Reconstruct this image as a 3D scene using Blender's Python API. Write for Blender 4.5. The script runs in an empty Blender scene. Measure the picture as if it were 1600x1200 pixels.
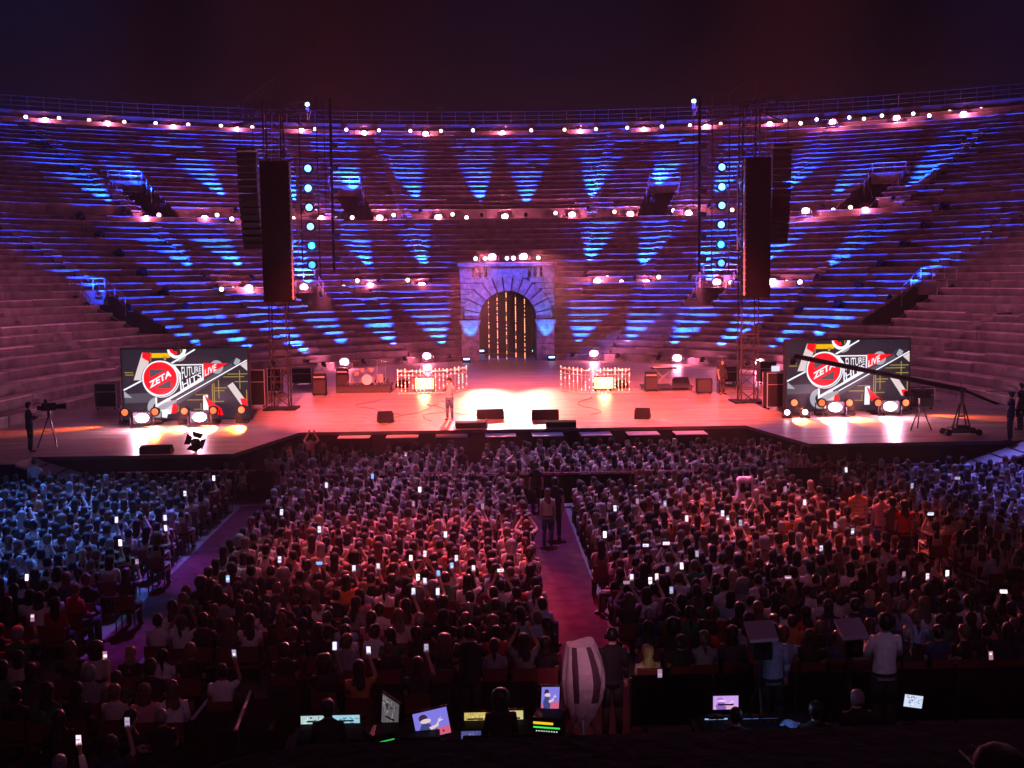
import bpy, bmesh, math, random
from mathutils import Vector, Matrix
R = math.radians
random.seed(7)
HAZE = 0.00066
sc = bpy.context.scene
COL = sc.collection

# ---------------------------------------------------------------- camera
F, CX, CY = 1800.0, 800.0, 600.0          # focal length in pixels of the 1600x1200 photograph
CAM = Vector((-2.05, 0.0, 7.6))
YAW, PIT, ROLL = math.atan(50 / F), math.atan(170 / F), R(0.7)
fwd = Vector((math.sin(YAW) * math.cos(PIT), math.cos(YAW) * math.cos(PIT), -math.sin(PIT)))
r0 = Vector((math.cos(YAW), -math.sin(YAW), 0))
u0 = r0.cross(fwd)
rt = r0 * math.cos(ROLL) - u0 * math.sin(ROLL)
up = u0 * math.cos(ROLL) + r0 * math.sin(ROLL)
cam = bpy.data.cameras.new('camera')
cam.sensor_width = 36
cam.lens = 36 * F / 1600
cam.clip_start, cam.clip_end = 0.1, 900
co = bpy.data.objects.new('camera', cam)
COL.objects.link(co)
co.matrix_world = Matrix(((rt.x, up.x, -fwd.x, CAM.x), (rt.y, up.y, -fwd.y, CAM.y), (rt.z, up.z, -fwd.z, CAM.z), (0, 0, 0, 1)))
sc.camera = co


def ray(px, py):
    return (fwd + rt * ((px - CX) / F) + up * ((CY - py) / F)).normalized()


def atz(px, py, z):
    d = ray(px, py)
    return CAM + d * ((z - CAM.z) / d.z)


def aty(px, py, y):
    d = ray(px, py)
    return CAM + d * ((y - CAM.y) / d.y)


def proj(p):
    v = Vector(p) - CAM
    w = v.dot(fwd)
    return CX + F * v.dot(rt) / w, CY - F * v.dot(up) / w


# ---------------------------------------------------------------- world (night sky) and exposure
w = bpy.data.worlds.new('World')
sc.world = w
w.use_nodes = True
nt = w.node_tree
bg = nt.nodes['Background']
sky = nt.nodes.new('ShaderNodeTexSky')
sky.sky_type = 'NISHITA'
sky.sun_disc = False
sky.sun_elevation = R(-6)
sky.sun_rotation = R(200)
tc = nt.nodes.new('ShaderNodeTexCoord')
sep = nt.nodes.new('ShaderNodeSeparateXYZ')
rmp = nt.nodes.new('ShaderNodeValToRGB')
rmp.color_ramp.elements[0].position = 0.0
rmp.color_ramp.elements[0].color = (0.016, 0.0055, 0.0140, 1)
rmp.color_ramp.elements[1].position = 0.42
rmp.color_ramp.elements[1].color = (0.0042, 0.0030, 0.0068, 1)
e = rmp.color_ramp.elements.new(0.2)
e.color = (0.0082, 0.0040, 0.0105, 1)
add = nt.nodes.new('ShaderNodeMixRGB')
add.blend_type = 'ADD'
add.inputs[0].default_value = 0.02
nt.links.new(tc.outputs['Generated'], sep.inputs[0])
nt.links.new(sep.outputs['Z'], rmp.inputs[0])
nt.links.new(rmp.outputs[0], add.inputs[1])
nt.links.new(sky.outputs[0], add.inputs[2])
nt.links.new(add.outputs[0], bg.inputs[0])
bg.inputs[1].default_value = 0.45
sc.view_settings.view_transform = 'Standard'
sc.view_settings.look = 'None'
sc.view_settings.exposure = 0
sc.view_settings.gamma = 1
sc.cycles.use_denoising = True
sc.cycles.max_bounces = 5
sc.cycles.diffuse_bounces = 2
sc.cycles.glossy_bounces = 2
sc.cycles.volume_bounces = 0
sc.cycles.transmission_bounces = 2
sc.cycles.transparent_max_bounces = 6
sc.cycles.caustics_reflective = False
sc.cycles.caustics_refractive = False
sc.cycles.sample_clamp_indirect = 4


# ---------------------------------------------------------------- lights of the show (front-of-house spots, and unseen spots added overhead)
def light(name, kind, loc, energy, color, target=None, size=0.1, angle=40, blend=0.5, parent=None):
    l = bpy.data.lights.new(name, kind)
    l.energy = energy
    l.color = color
    if kind in ('SPOT', 'POINT'):
        l.shadow_soft_size = size
    if kind == 'SPOT':
        l.spot_size = R(angle)
        l.spot_blend = blend
    if kind == 'AREA':
        l.size = size
    o = bpy.data.objects.new(name, l)
    COL.objects.link(o)
    o.location = loc
    if target is not None:
        o.rotation_euler = (Vector(target) - Vector(loc)).to_track_quat('-Z', 'Y').to_euler()
    if parent:
        o.parent = parent
    return o


BLUE, DEEP, PINK, RED, VIO = (0.03, 0.16, 1.0), (0.02, 0.08, 1.0), (1.0, 0.30, 0.52), (1.0, 0.09, 0.09), (0.42, 0.16, 1.0)
ROSE = (1.0, 0.32, 0.42)
# stage wash: unseen spots added overhead and by the gate, reddening the deck
for x, y, z, tx, ty, e_, c, an in ((-9, 26, 22, -5.5, 54.5, 400000, (1, .11, .09), 27), (9, 26, 22, 5.5, 54.5, 400000, (1, .11, .09), 27),
                                   (-14, 30, 21, -12, 45, 16000, (1, .10, .12), 26), (14, 30, 21, 12, 45, 14000, (1, .12, .2), 26),
                                   (-1.5, 81.8, 9.5, -1.9, 50.4, 19000, (1, .46, .30), 17), (1.5, 81.8, 9.5, 2.4, 52.5, 13000, (1, .44, .30), 16),
                                   (1.0, 81.8, 9.5, 5.8, 53.2, 30000, (1, .38, .28), 15), (0, 56, 30, 0, 68, 20000, (.6, .22, .7), 26),
                                   (14, 40, 27, 11, 43.2, 12000, (.28, .16, 1), 16)):
    light('added_stage_wash', 'SPOT', (x, y, z), e_, c, (tx, ty, 1.5), 0.2, an, 0.8)
# crowd spots added high in mid-air, with no rig, colouring the audience
for x, tx, ty, e_, c, an in ((-16, -16.4, 30, 330000, (.05, .20, 1), 22), (-13, -12, 34, 42000, (.30, .30, 1), 17),
                             (16, 17, 33, 260000, (.13, .15, 1), 22), (-7, -3.6, 27, 190000, (1, .09, .10), 13),
                             (-4, .3, 24, 50000, (1, .02, .07), 6), (-9, -8.6, 26.5, 36000, (.08, .5, .9), 8), (9, 6.2, 29.8, 180000, (1, .12, .08), 13),
                             (0, 0, 34, 90000, (.46, .28, 1), 33), (3, 3, 42, 20000, (.18, .14, 1), 24), (0, 0, 32, 12000, (.30, .05, .9), 6), (0, .2, 22, 26000, (.5, .04, .5), 5),
                             (-9, -9.6, 29.5, 120000, (.34, .10, 1), 6), (-9, -9.7, 23.8, 110000, (.34, .10, 1), 4.5), (-9, -11.3, 20.0, 110000, (1, .01, .02), 3.2)):
    light('added_crowd_spot', 'SPOT', (x, 46, 36), e_ * .72, c, (tx, ty, 0.0), 0.12, an, 0.8)
# beams added beside the gate lamps: rim light on heads and shoulders
for x, y, z, tx, ty, e_, c, an in ((-1.5, 82, 9.6, -4.2, 27.5, 90000, (1, .13, .20), 11), (1.5, 82, 9.6, 6.8, 29.5, 90000, (1, .16, .16), 13)):
    light('rim_beam', 'SPOT', (x, y, z), e_, c, (tx, ty, 1.0), 0.2, an, 0.9)
light('crowd_fill', 'SPOT', (0, -4, 24), 2300, (.62, .20, .50), (0, 26, 0), 0.5, 58, 1.0)  # unseen fill added to lift the near rows
for x, tx, ty, e_, c, an in ((-8, -3.5, 27.5, 4000, (1, .13, .12), 16), (6, 5, 30, 4000, (1, .13, .11), 15), (-14, -15.5, 31, 9000, (.06, .22, 1), 17), (12, 15, 35, 2000, (.25, .25, 1), 15)):
    light('crowd_front', 'SPOT', (x, -4, 22), e_, c, (tx, ty, 1.0), 0.4, an, 1.0)
light('aisle_front', 'SPOT', (-3, -4, 16), 9000, (1, .36, .56), (-.35, 18.0, 1.6), 0.3, 4.5, .9)  # unseen spot added to brighten the covered camera
# broad mauve wash over the stone tiers, partly from spots added high overhead
light('tier_wash', 'SPOT', (15, 4, 21), 20000, (.95, .2, .42), (-33, 60, 9), 0.6, 29, 1.0)
light('tier_wash', 'SPOT', (-14, 42, 52), 50000, (.95, .22, .44), (-33, 60, 6), 0.6, 38, 1.0)
light('tier_wash', 'SPOT', (14, 42, 52), 50000, (.95, .22, .44), (33, 60, 6), 0.6, 38, 1.0)
light('tier_wash', 'SPOT', (-17, 4, 21), 20000, (.95, .2, .42), (33, 60, 9), 0.6, 29, 1.0)
light('tier_wash', 'SPOT', (-2, 20, 26), 15000, (.9, .13, .38), (0, 100, 14), 0.6, 50, 1.0)


# ---------------------------------------------------------------- materials
def mat(name, color, rough=0.7, metal=0.0, emit=None, estr=0.0, noise=0.0, scale=4.0, attr=None, bump=0.0, spec=0.5):
    m = bpy.data.materials.new(name)
    m.use_nodes = True
    n, l = m.node_tree.nodes, m.node_tree.links
    b = n['Principled BSDF']
    b.inputs['Base Color'].default_value = (*color, 1)
    b.inputs['Roughness'].default_value = rough
    b.inputs['Metallic'].default_value = metal
    b.inputs['Specular IOR Level'].default_value = spec
    if emit:
        b.inputs['Emission Color'].default_value = (*emit, 1)
        b.inputs['Emission Strength'].default_value = estr
    src = None
    if attr:
        a = n.new('ShaderNodeVertexColor')
        a.layer_name = attr
        src = a.outputs['Color']
    if noise or bump:
        t = n.new('ShaderNodeTexCoord')
        tx = n.new('ShaderNodeTexNoise')
        tx.inputs['Scale'].default_value = scale
        tx.inputs['Detail'].default_value = 6
        l.new(t.outputs['Object'], tx.inputs['Vector'])
        if noise:
            mr = n.new('ShaderNodeMapRange')
            mr.inputs[1].default_value, mr.inputs[2].default_value = 0.3, 0.7
            mr.inputs[3].default_value, mr.inputs[4].default_value = 1 - noise, 1 + noise
            l.new(tx.outputs['Fac'], mr.inputs[0])
            mx = n.new('ShaderNodeVectorMath')
            mx.operation = 'MULTIPLY'
            if src is None:
                mx.inputs[0].default_value = color
            else:
                l.new(src, mx.inputs[0])
            l.new(mr.outputs[0], mx.inputs[1])
            src = mx.outputs[0]
        if bump:
            bp = n.new('ShaderNodeBump')
            bp.inputs['Strength'].default_value = bump
            bp.inputs['Distance'].default_value = 0.03
            l.new(tx.outputs['Fac'], bp.inputs['Height'])
            l.new(bp.outputs[0], b.inputs['Normal'])
    if src is not None:
        l.new(src, b.inputs['Base Color'])
    return m


M = {}
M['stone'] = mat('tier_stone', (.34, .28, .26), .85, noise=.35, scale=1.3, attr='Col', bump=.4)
M['gate_stone'] = mat('gate_stone', (.23, .21, .25), .9, noise=.5, scale=3.0, bump=1.0)
M['gate_dark'] = mat('gate_recess', (.03, .010, .012), .95, spec=.1)
M['black'] = mat('black_paint', (.008, .0075, .009), .6, spec=.12)
M['cloth_black'] = mat('black_cloth', (.006, .005, .0065), .95, noise=.3, scale=3, spec=.04)
M['steel'] = mat('galvanised_steel', (.42, .43, .45), .42, .6)
M['alu'] = mat('dark_truss_metal', (.05, .045, .05), .45, .7)
M['grey'] = mat('grey_casing', (.03, .03, .035), .6, spec=.2)
M['wood_dark'] = mat('dark_wood', (.06, .035, .03), .6, noise=.3)
M['white'] = mat('white_paint', (.72, .70, .70), .6)
M['red_paint'] = mat('red_rail_paint', (.45, .05, .05), .5)
M['lens_pink'] = mat('pink_lamp_lens', (.9, .6, .7), .3, emit=(1, .42, .55), estr=28)
M['lens_warm'] = mat('warm_lamp_lens', (.9, .7, .5), .3, emit=(1, .72, .48), estr=5)
M['lens_white'] = mat('white_lamp_lens', (.9, .8, .9), .3, emit=(1, .74, .86), estr=9)
M['lens_blue'] = mat('blue_lamp_lens', (.3, .5, .9), .3, emit=(.16, .45, 1), estr=3.2)
M['lens_cyan'] = mat('cyan_lamp_lens', (.3, .7, .9), .3, emit=(.02, .50, .95), estr=1.3)
M['lens_skyblue'] = mat('pale_blue_lamp_lens', (.3, .7, .9), .3, emit=(.22, .50, 1), estr=5)
M['lens_green'] = mat('pale_green_lamp_lens', (.6, .9, .7), .3, emit=(.55, 1, .75), estr=3.5)
M['lens_orange'] = mat('orange_lamp_lens', (.8, .3, .1), .3, emit=(1, .14, .035), estr=1.15)
M['lens_off'] = mat('unlit_lens', (.05, .05, .07), .12)


# stage planks
def plank_mat():
    m = bpy.data.materials.new('stage_planks')
    m.use_nodes = True
    n, l = m.node_tree.nodes, m.node_tree.links
    b = n['Principled BSDF']
    t = n.new('ShaderNodeTexCoord')
    br = n.new('ShaderNodeTexBrick')
    br.offset = .37
    br.inputs['Scale'].default_value = 1
    br.inputs['Brick Width'].default_value = 3.6
    br.inputs['Row Height'].default_value = .19
    br.inputs['Mortar Size'].default_value = .008
    br.inputs['Color1'].default_value = (.52, .43, .37, 1)
    br.inputs['Color2'].default_value = (.27, .20, .17, 1)
    br.inputs['Mortar'].default_value = (.07, .05, .045, 1)
    l.new(t.outputs['Object'], br.inputs['Vector'])
    mp = n.new('ShaderNodeMapping')
    mp.inputs['Scale'].default_value = (.35, 2.6, 1)
    l.new(t.outputs['Object'], mp.inputs[0])
    ns = n.new('ShaderNodeTexNoise')
    ns.inputs['Scale'].default_value = 2.0
    ns.inputs['Detail'].default_value = 8
    ns.inputs['Roughness'].default_value = .7
    l.new(mp.outputs[0], ns.inputs['Vector'])
    mr = n.new('ShaderNodeMapRange')
    mr.inputs[1].default_value, mr.inputs[2].default_value = .3, .7
    mr.inputs[3].default_value, mr.inputs[4].default_value = .42, 1.45
    l.new(ns.outputs['Fac'], mr.inputs[0])
    mx = n.new('ShaderNodeVectorMath')
    mx.operation = 'MULTIPLY'
    l.new(br.outputs['Color'], mx.inputs[0])
    l.new(mr.outputs[0], mx.inputs[1])
    l.new(mx.outputs[0], b.inputs['Base Color'])
    mr2 = n.new('ShaderNodeMapRange')
    mr2.inputs[3].default_value, mr2.inputs[4].default_value = .26, .5
    l.new(ns.outputs['Fac'], mr2.inputs[0])
    l.new(mr2.outputs[0], b.inputs['Roughness'])
    return m


M['planks'] = plank_mat()


# ---------------------------------------------------------------- mesh builder
class MB:
    def __init__(s):
        s.v, s.f, s.m, s.c = [], [], [], None

    def add(s, vs, fs, mi=0):
        o = len(s.v)
        s.v += [tuple(p) for p in vs]
        s.f += [tuple(i + o for i in f) for f in fs]
        s.m += [mi] * len(fs)

    def box(s, c, d, rz=0, mi=0, rx=0):
        x, y, z = d[0] / 2, d[1] / 2, d[2] / 2
        rot = Matrix.Rotation(rz, 3, 'Z') @ Matrix.Rotation(rx, 3, 'X')
        c = Vector(c)
        vs = [c + rot @ Vector((a * x, b * y, e_ * z)) for e_ in (-1, 1) for a, b in ((-1, -1), (1, -1), (1, 1), (-1, 1))]
        s.add(vs, [(3, 2, 1, 0), (4, 5, 6, 7), (0, 1, 5, 4), (1, 2, 6, 5), (2, 3, 7, 6), (3, 0, 4, 7)], mi)
        return s

    def span(s, a, b, mi=0):
        a, b = Vector(a), Vector(b)
        d = b - a
        return s.box((a + b) / 2, (abs(d.x), abs(d.y), abs(d.z)), mi=mi)

    def tube(s, p, q, r, n=6, mi=0, r2=None):
        p, q = Vector(p), Vector(q)
        r2 = r if r2 is None else r2
        d = (q - p)
        if d.length < 1e-6:
            return s
        a = d.orthogonal().normalized()
        b = d.normalized().cross(a)
        vs = []
        for k, (c, rr) in enumerate(((p, r), (q, r2))):
            vs += [c + (a * math.cos(6.28318 * i / n) + b * math.sin(6.28318 * i / n)) * rr for i in range(n)]
        fs = [(i, (i + 1) % n, n + (i + 1) % n, n + i) for i in range(n)]
        fs += [tuple(range(n - 1, -1, -1)), tuple(range(n, 2 * n))]
        s.add(vs, fs, mi)
        return s

    def path(s, pts, r, n=6, mi=0):
        for a, b in zip(pts, pts[1:]):
            s.tube(a, b, r, n, mi)
        return s

    def loft(s, rings, n=12, mi=0, caps=True):
        # rings: (centre, rx, ry) in XY planes, or lists of points
        base = len(s.v)
        for c, rx, ry in rings:
            for i in range(n):
                a = 6.28318 * i / n
                s.v.append((c[0] + rx * math.cos(a), c[1] + ry * math.sin(a), c[2]))
        k = len(rings)
        for j in range(k - 1):
            for i in range(n):
                s.f.append((base + j * n + i, base + j * n + (i + 1) % n, base + (j + 1) * n + (i + 1) % n, base + (j + 1) * n + i))
                s.m.append(mi)
        if caps:
            s.f.append(tuple(base + i for i in range(n - 1, -1, -1)))
            s.f.append(tuple(base + (k - 1) * n + i for i in range(n)))
            s.m += [mi, mi]
        return s

    def prism(s, poly, a0, a1, axis='y', mi=0):
        n = len(poly)
        def P(u, v, t):
            return {'y': (u, t, v), 'z': (u, v, t), 'x': (t, u, v)}[axis]
        vs = [P(u, v, a0) for u, v in poly] + [P(u, v, a1) for u, v in poly]
        fs = [(i, (i + 1) % n, n + (i + 1) % n, n + i) for i in range(n)]
        fs += [tuple(range(n - 1, -1, -1)), tuple(range(n, 2 * n))]
        s.add(vs, fs, mi)
        return s

    def build(s, name, mats, parent=None, smooth=False, loc=None, bevel=0):
        me = bpy.data.meshes.new(name)
        me.from_pydata(s.v, [], s.f)
        for m in (mats if isinstance(mats, (list, tuple)) else [mats]):
            me.materials.append(m)
        me.polygons.foreach_set('material_index', s.m)
        if smooth:
            me.polygons.foreach_set('use_smooth', [True] * len(s.f))
        if s.c:
            ca = me.color_attributes.new('Col', 'FLOAT_COLOR', 'CORNER')
            buf = []
            for f, c in zip(s.f, s.c):
                buf += [*c, 1.0] * len(f)
            ca.data.foreach_set('color', buf)
        bm = bmesh.new()
        bm.from_mesh(me)
        bmesh.ops.recalc_face_normals(bm, faces=bm.faces)
        bm.to_mesh(me)
        bm.free()
        me.update()
        o = bpy.data.objects.new(name, me)
        COL.objects.link(o)
        if parent:
            o.parent = parent
        if loc is not None:
            o.location = loc
        if bevel:
            b = o.modifiers.new('bevel', 'BEVEL')
            b.width = bevel
            b.segments = 2
        return o


def tag(o, label, cat, group=None):
    o['label'] = label
    o['category'] = cat
    if group:
        o['group'] = group
    return o


def thing(name, label, cat, loc=(0, 0, 0), rz=0, group=None):
    o = bpy.data.objects.new(name, None)
    COL.objects.link(o)
    o.location = loc
    o.rotation_euler = (0, 0, rz)
    return tag(o, label, cat, group)


def kind(o, k):
    o['kind'] = k
    return o


def kids(o):
    return [c for c in KIDS.get(o.name, [])]


def dup(root, loc=None, rz=None, label=None, group=None, children=None):
    # a copy of a thing and of its parts and sub-parts
    r = root.copy()
    COL.objects.link(r)
    if loc is not None:
        r.location = loc
    if rz is not None:
        r.rotation_euler = (0, 0, rz)
    if label:
        r['label'] = label
    if group:
        r['group'] = group
    for ch in (children if children is not None else list(root.children)):
        c = ch.copy()
        COL.objects.link(c)
        c.parent = r
        for g in ch.children:
            d = g.copy()
            COL.objects.link(d)
            d.parent = c
    return r


ORD = ['first', 'second', 'third', 'fourth', 'fifth', 'sixth', 'seventh', 'eighth', 'ninth', 'tenth', 'eleventh', 'twelfth', 'thirteenth', 'fourteenth',
       'fifteenth', 'sixteenth', 'seventeenth', 'eighteenth', 'nineteenth', 'twentieth']


def ordn(i):
    if i < 20:
        return ORD[i]
    t, u = (i + 1) // 10, (i + 1) % 10
    tens = {2: 'twenty', 3: 'thirty', 4: 'forty', 5: 'fifty'}[t]
    return {2: 'twentieth', 3: 'thirtieth', 4: 'fortieth', 5: 'fiftieth'}[t] if u == 0 else tens + '-' + ORD[u - 1]


# ---------------------------------------------------------------- ground
MB().span((-120, -60, -.6), (120, 160, 0)).build('ground', mat('arena_floor', (.14, .09, .10), .8, noise=.3, scale=1.5))['kind'] = 'structure'
car = mat('aisle_carpet', (.10, .018, .035), .95, noise=.35, scale=2.5, spec=.05)
for (x0, x1, y0, y1, dx) in ((-.68, .66, 15, 38.3, 0), (-10.1, -8.95, 15, 38.3, .0), (8.25, 9.2, 20, 38.3, 0), (-22, -10.35, 19.6, 21.0, 0)):
    kind(MB().span((x0, y0, .004), (x1, y1, .012)).build('aisle_path', car), 'structure')
# thin pale lines across the aisle carpet
seam = mat('carpet_seam', (.55, .45, .5), .7)

# ---------------------------------------------------------------- amphitheatre
YC, EA, EB, KX = 46.0, 37.0, 22.0, 1.62
NR, TR, RS, Z0 = 44, 0.70, 0.455, 1.5


def tier_z(s):
    return Z0 + RS * s / TR


def find_s(x, y):
    lo, hi = -12.0, 60.0
    for _ in range(30):
        mid = (lo + hi) / 2
        if (x / (EB + KX * mid)) ** 2 + ((y - YC) / (EA + mid)) ** 2 > 1:
            lo = mid
        else:
            hi = mid
    return lo


def hit_tier(px, py):
    d = ray(px, py)
    t = 30.0
    while t < 160:
        p = CAM + d * t
        s = find_s(p.x, p.y)
        if s > 0 and p.z <= tier_z(s) + .25:
            return p, s, math.atan2(p.x / (EB + KX * s), (p.y - YC) / (EA + s))
        t += .1
    return CAM + d * 120, 31, 0


def ell(phi, s, z=0):
    return Vector(((EB + KX * s) * math.sin(phi), YC + (EA + s) * math.cos(phi), z))


def normal_out(phi, s):
    v = Vector((math.sin(phi) / (EB + KX * s), math.cos(phi) / (EA + s), 0))
    return v.normalized()


# vomitories: (pixel of the middle of the opening's foot, rows)
VOM = []
for px, py, r0_, r1_, top in ((259, 340, 24, 30, 0), (563, 340, 24, 30, 0), (1018, 334, 24, 30, 0), (1328, 330, 24, 30, 0),
                              (211, 500, 6, 11, 1), (502, 480, 8, 12, 1), (1090, 476, 8, 12, 1), (1386, 492, 6, 11, 1)):
    p, s, phi = hit_tier(px, py)
    VOM.append((phi, 1.15 / math.hypot((EB + KX * s) * math.cos(phi), (EA + s) * math.sin(phi)), r0_, r1_))
GATE_HW = 3.36
arena = thing('amphitheatre', 'ancient oval stone amphitheatre with curved seating tiers rising behind the stage', 'amphitheatre', (0, 0, 0))


def tiers(name, ra, rb):
    mb = MB()
    mb.c = []
    rnd = random.Random(ra * 7 + 3)
    for r in range(ra, rb):
        s = r * TR
        z0, z1 = Z0 + RS * r - .5, Z0 + RS * (r + 1)
        dep = TR + .14
        if r in (23, 24):
            z1 = Z0 + RS * 24
        if r == 0:
            z0 = 0
        arc = 0
        phi = -R(116)
        cuts = sorted([q for (pv, hw, a, b) in VOM if a <= r < b for q in (pv - hw, pv + hw)])
        if r < 15:
            g = math.asin(GATE_HW / (EB + KX * s))
            cuts = sorted(cuts + [-g, g])
        rowtint = rnd.uniform(.85, 1.12)
        rowdz = rnd.uniform(-.012, .012)
        while phi < R(116):
            ds = math.hypot((EB + KX * s) * math.cos(phi), (EA + s) * math.sin(phi))
            nxt = phi + rnd.uniform(1.4, 6.0) / ds
            for q in cuts:
                if phi + 1e-6 < q < nxt:
                    nxt = q
                    break
            mid = (phi + nxt) / 2
            skip = any(a <= r < b and abs(mid - pv) < hw for (pv, hw, a, b) in VOM)
            if r < 15 and abs(mid) < math.asin(GATE_HW / (EB + KX * s)):
                skip = True
            if not skip:
                jf, jz = rnd.uniform(-.035, .035), rowdz + rnd.uniform(-.022, .022)
                if rnd.random() < .06:
                    jz -= rnd.uniform(.04, .12)
                n_ = normal_out(mid, s)
                a0, b0 = ell(phi, s) + n_ * jf, ell(nxt, s) + n_ * jf
                a1, b1 = ell(phi, s) + n_ * dep, ell(nxt, s) + n_ * dep
                zt = z1 + jz
                ch = .045
                a0b, b0b = a0 + n_ * ch, b0 + n_ * ch
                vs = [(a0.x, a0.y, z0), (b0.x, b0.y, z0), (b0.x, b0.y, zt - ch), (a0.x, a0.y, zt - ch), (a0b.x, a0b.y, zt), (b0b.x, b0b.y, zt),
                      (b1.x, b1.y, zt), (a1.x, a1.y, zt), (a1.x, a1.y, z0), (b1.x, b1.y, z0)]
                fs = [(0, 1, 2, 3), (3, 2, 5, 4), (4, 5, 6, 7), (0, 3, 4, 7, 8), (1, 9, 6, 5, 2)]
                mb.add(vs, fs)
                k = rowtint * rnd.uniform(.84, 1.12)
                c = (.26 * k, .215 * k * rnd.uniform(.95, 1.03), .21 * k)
                wr = rnd.choice((1.0, 1.5, 2.2, 2.9))  # edge chamfers and treads painted paler, standing in for light they catch
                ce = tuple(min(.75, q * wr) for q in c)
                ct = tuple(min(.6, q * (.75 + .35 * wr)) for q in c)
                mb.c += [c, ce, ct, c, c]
            phi = nxt + .012 / ds
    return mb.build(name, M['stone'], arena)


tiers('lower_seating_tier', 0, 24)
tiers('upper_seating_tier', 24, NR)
# small radial stair flights between the blocks of seats
rnd = random.Random(5)
for deg in (-93, -78, -63, -48.5, -35, -17, -9.5, 9, 17.5, 26, 38, 50, 64, 80):
    phi = R(deg)
    mb, last = None, None
    for r in range(1, NR):
        gone = r == NR - 1 or any(a - 1 <= r < b and abs(phi - pv) < hw * 1.6 for (pv, hw, a, b) in VOM) or (r < 16 and abs(deg) < 12) or r in (22, 23)
        if gone:
            if mb and len(mb.f) > 12:
                mb.c = [(.30, .25, .24)] * len(mb.f)
                mb.build('stair_flight', M['stone'], arena)
            mb, last = None, None
            continue
        mb = mb or MB()
        s = r * TR
        n_ = normal_out(phi, s)
        t_ = Vector((n_.y, -n_.x, 0)) * .42
        p = ell(phi, s)
        z = Z0 + RS * r + .03
        o = len(mb.v)
        for n0, zz in ((-.33, z), (-.33, z + .21), (-.045, z + .21), (-.045, z + RS), (-.045, z)):
            for sg in (-1, 1):
                q = p + n_ * n0 + t_ * sg
                mb.v.append((q.x, q.y, zz))
        fs = [(o, o + 1, o + 3, o + 2), (o + 2, o + 3, o + 5, o + 4), (o + 4, o + 5, o + 7, o + 6), (o, o + 2, o + 4, o + 8), (o + 1, o + 9, o + 5, o + 3)]
        if last is not None:
            fs.append((last, last + 1, o + 1, o))
        last = o + 6
        mb.f += fs
        mb.m += [0] * len(fs)
# backing under the stone, the parapet round the rim
mb = MB()
mb.c = []
seg = 96
for i in range(seg):
    p0, p1 = -R(116) + R(232) * i / seg, -R(116) + R(232) * (i + 1) / seg
    st = NR * TR
    zt = Z0 + RS * NR
    A = [ell(p0, st), ell(p1, st)]
    B = [ell(p0, st + .9), ell(p1, st + .9)]
    h = zt + .7
    mb.add([(A[0].x, A[0].y, zt - .4), (A[1].x, A[1].y, zt - .4), (A[1].x, A[1].y, h), (A[0].x, A[0].y, h), (B[0].x, B[0].y, h), (B[1].x, B[1].y, h), (B[1].x, B[1].y, -1), (B[0].x, B[0].y, -1)],
           [(0, 1, 2, 3), (3, 2, 5, 4), (4, 5, 6, 7)])
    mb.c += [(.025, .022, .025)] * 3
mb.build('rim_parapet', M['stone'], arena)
for (phi, hw, ra, rb) in VOM:
    mb = MB()
    mb.c = []
    s0, s1 = ra * TR - .02, rb * TR + .05
    zb, zt = Z0 + RS * ra, Z0 + RS * rb
    n_ = normal_out(phi, s0)
    for sg in (-1, 1):
        # side walls stepping with the tiers
        a, b = ell(phi + sg * hw, s0), ell(phi + sg * hw, s1)
        t_ = Vector((n_.y, -n_.x, 0)) * sg
        q = [(a, zb - .4), (b, zb - .4), (b, zt + .25), (a, zb + .25)]
        vs = [(p.x, p.y, z) for p, z in q] + [((p + t_ * .2).x, (p + t_ * .2).y, z) for p, z in q]
        mb.add(vs, [(0, 1, 2, 3), (7, 6, 5, 4), (3, 2, 6, 7), (0, 3, 7, 4), (1, 2, 6, 5)])
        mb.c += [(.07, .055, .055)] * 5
    a, b = ell(phi - hw, s1), ell(phi + hw, s1)
    a2, b2 = ell(phi - hw, s0), ell(phi + hw, s0)
    # floor, lintel and the dark passage behind
    mb.add([(a2.x, a2.y, zb - .02), (b2.x, b2.y, zb - .02), (b.x, b.y, zb - .02), (a.x, a.y, zb - .02)], [(0, 1, 2, 3)])
    mb.add([(a.x, a.y, zb + 2.3), (b.x, b.y, zb + 2.3), (b.x, b.y, zt + .25), (a.x, a.y, zt + .1)], [(0, 1, 2, 3)])
    am, bm_ = a + n_ * 3, b + n_ * 3
    mb.add([(am.x, am.y, zb - .02), (bm_.x, bm_.y, zb - .02), (bm_.x, bm_.y, zb + 2.4), (am.x, am.y, zb + 2.4), (a.x, a.y, zb - .02), (b.x, b.y, zb - .02), (b.x, b.y, zb + 2.4), (a.x, a.y, zb + 2.4)],
           [(0, 1, 2, 3), (0, 4, 7, 3), (1, 2, 6, 5), (3, 2, 6, 7), (0, 1, 5, 4)])
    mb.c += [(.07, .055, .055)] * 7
    mb.build('exit_passage', M['stone'], arena)
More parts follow.
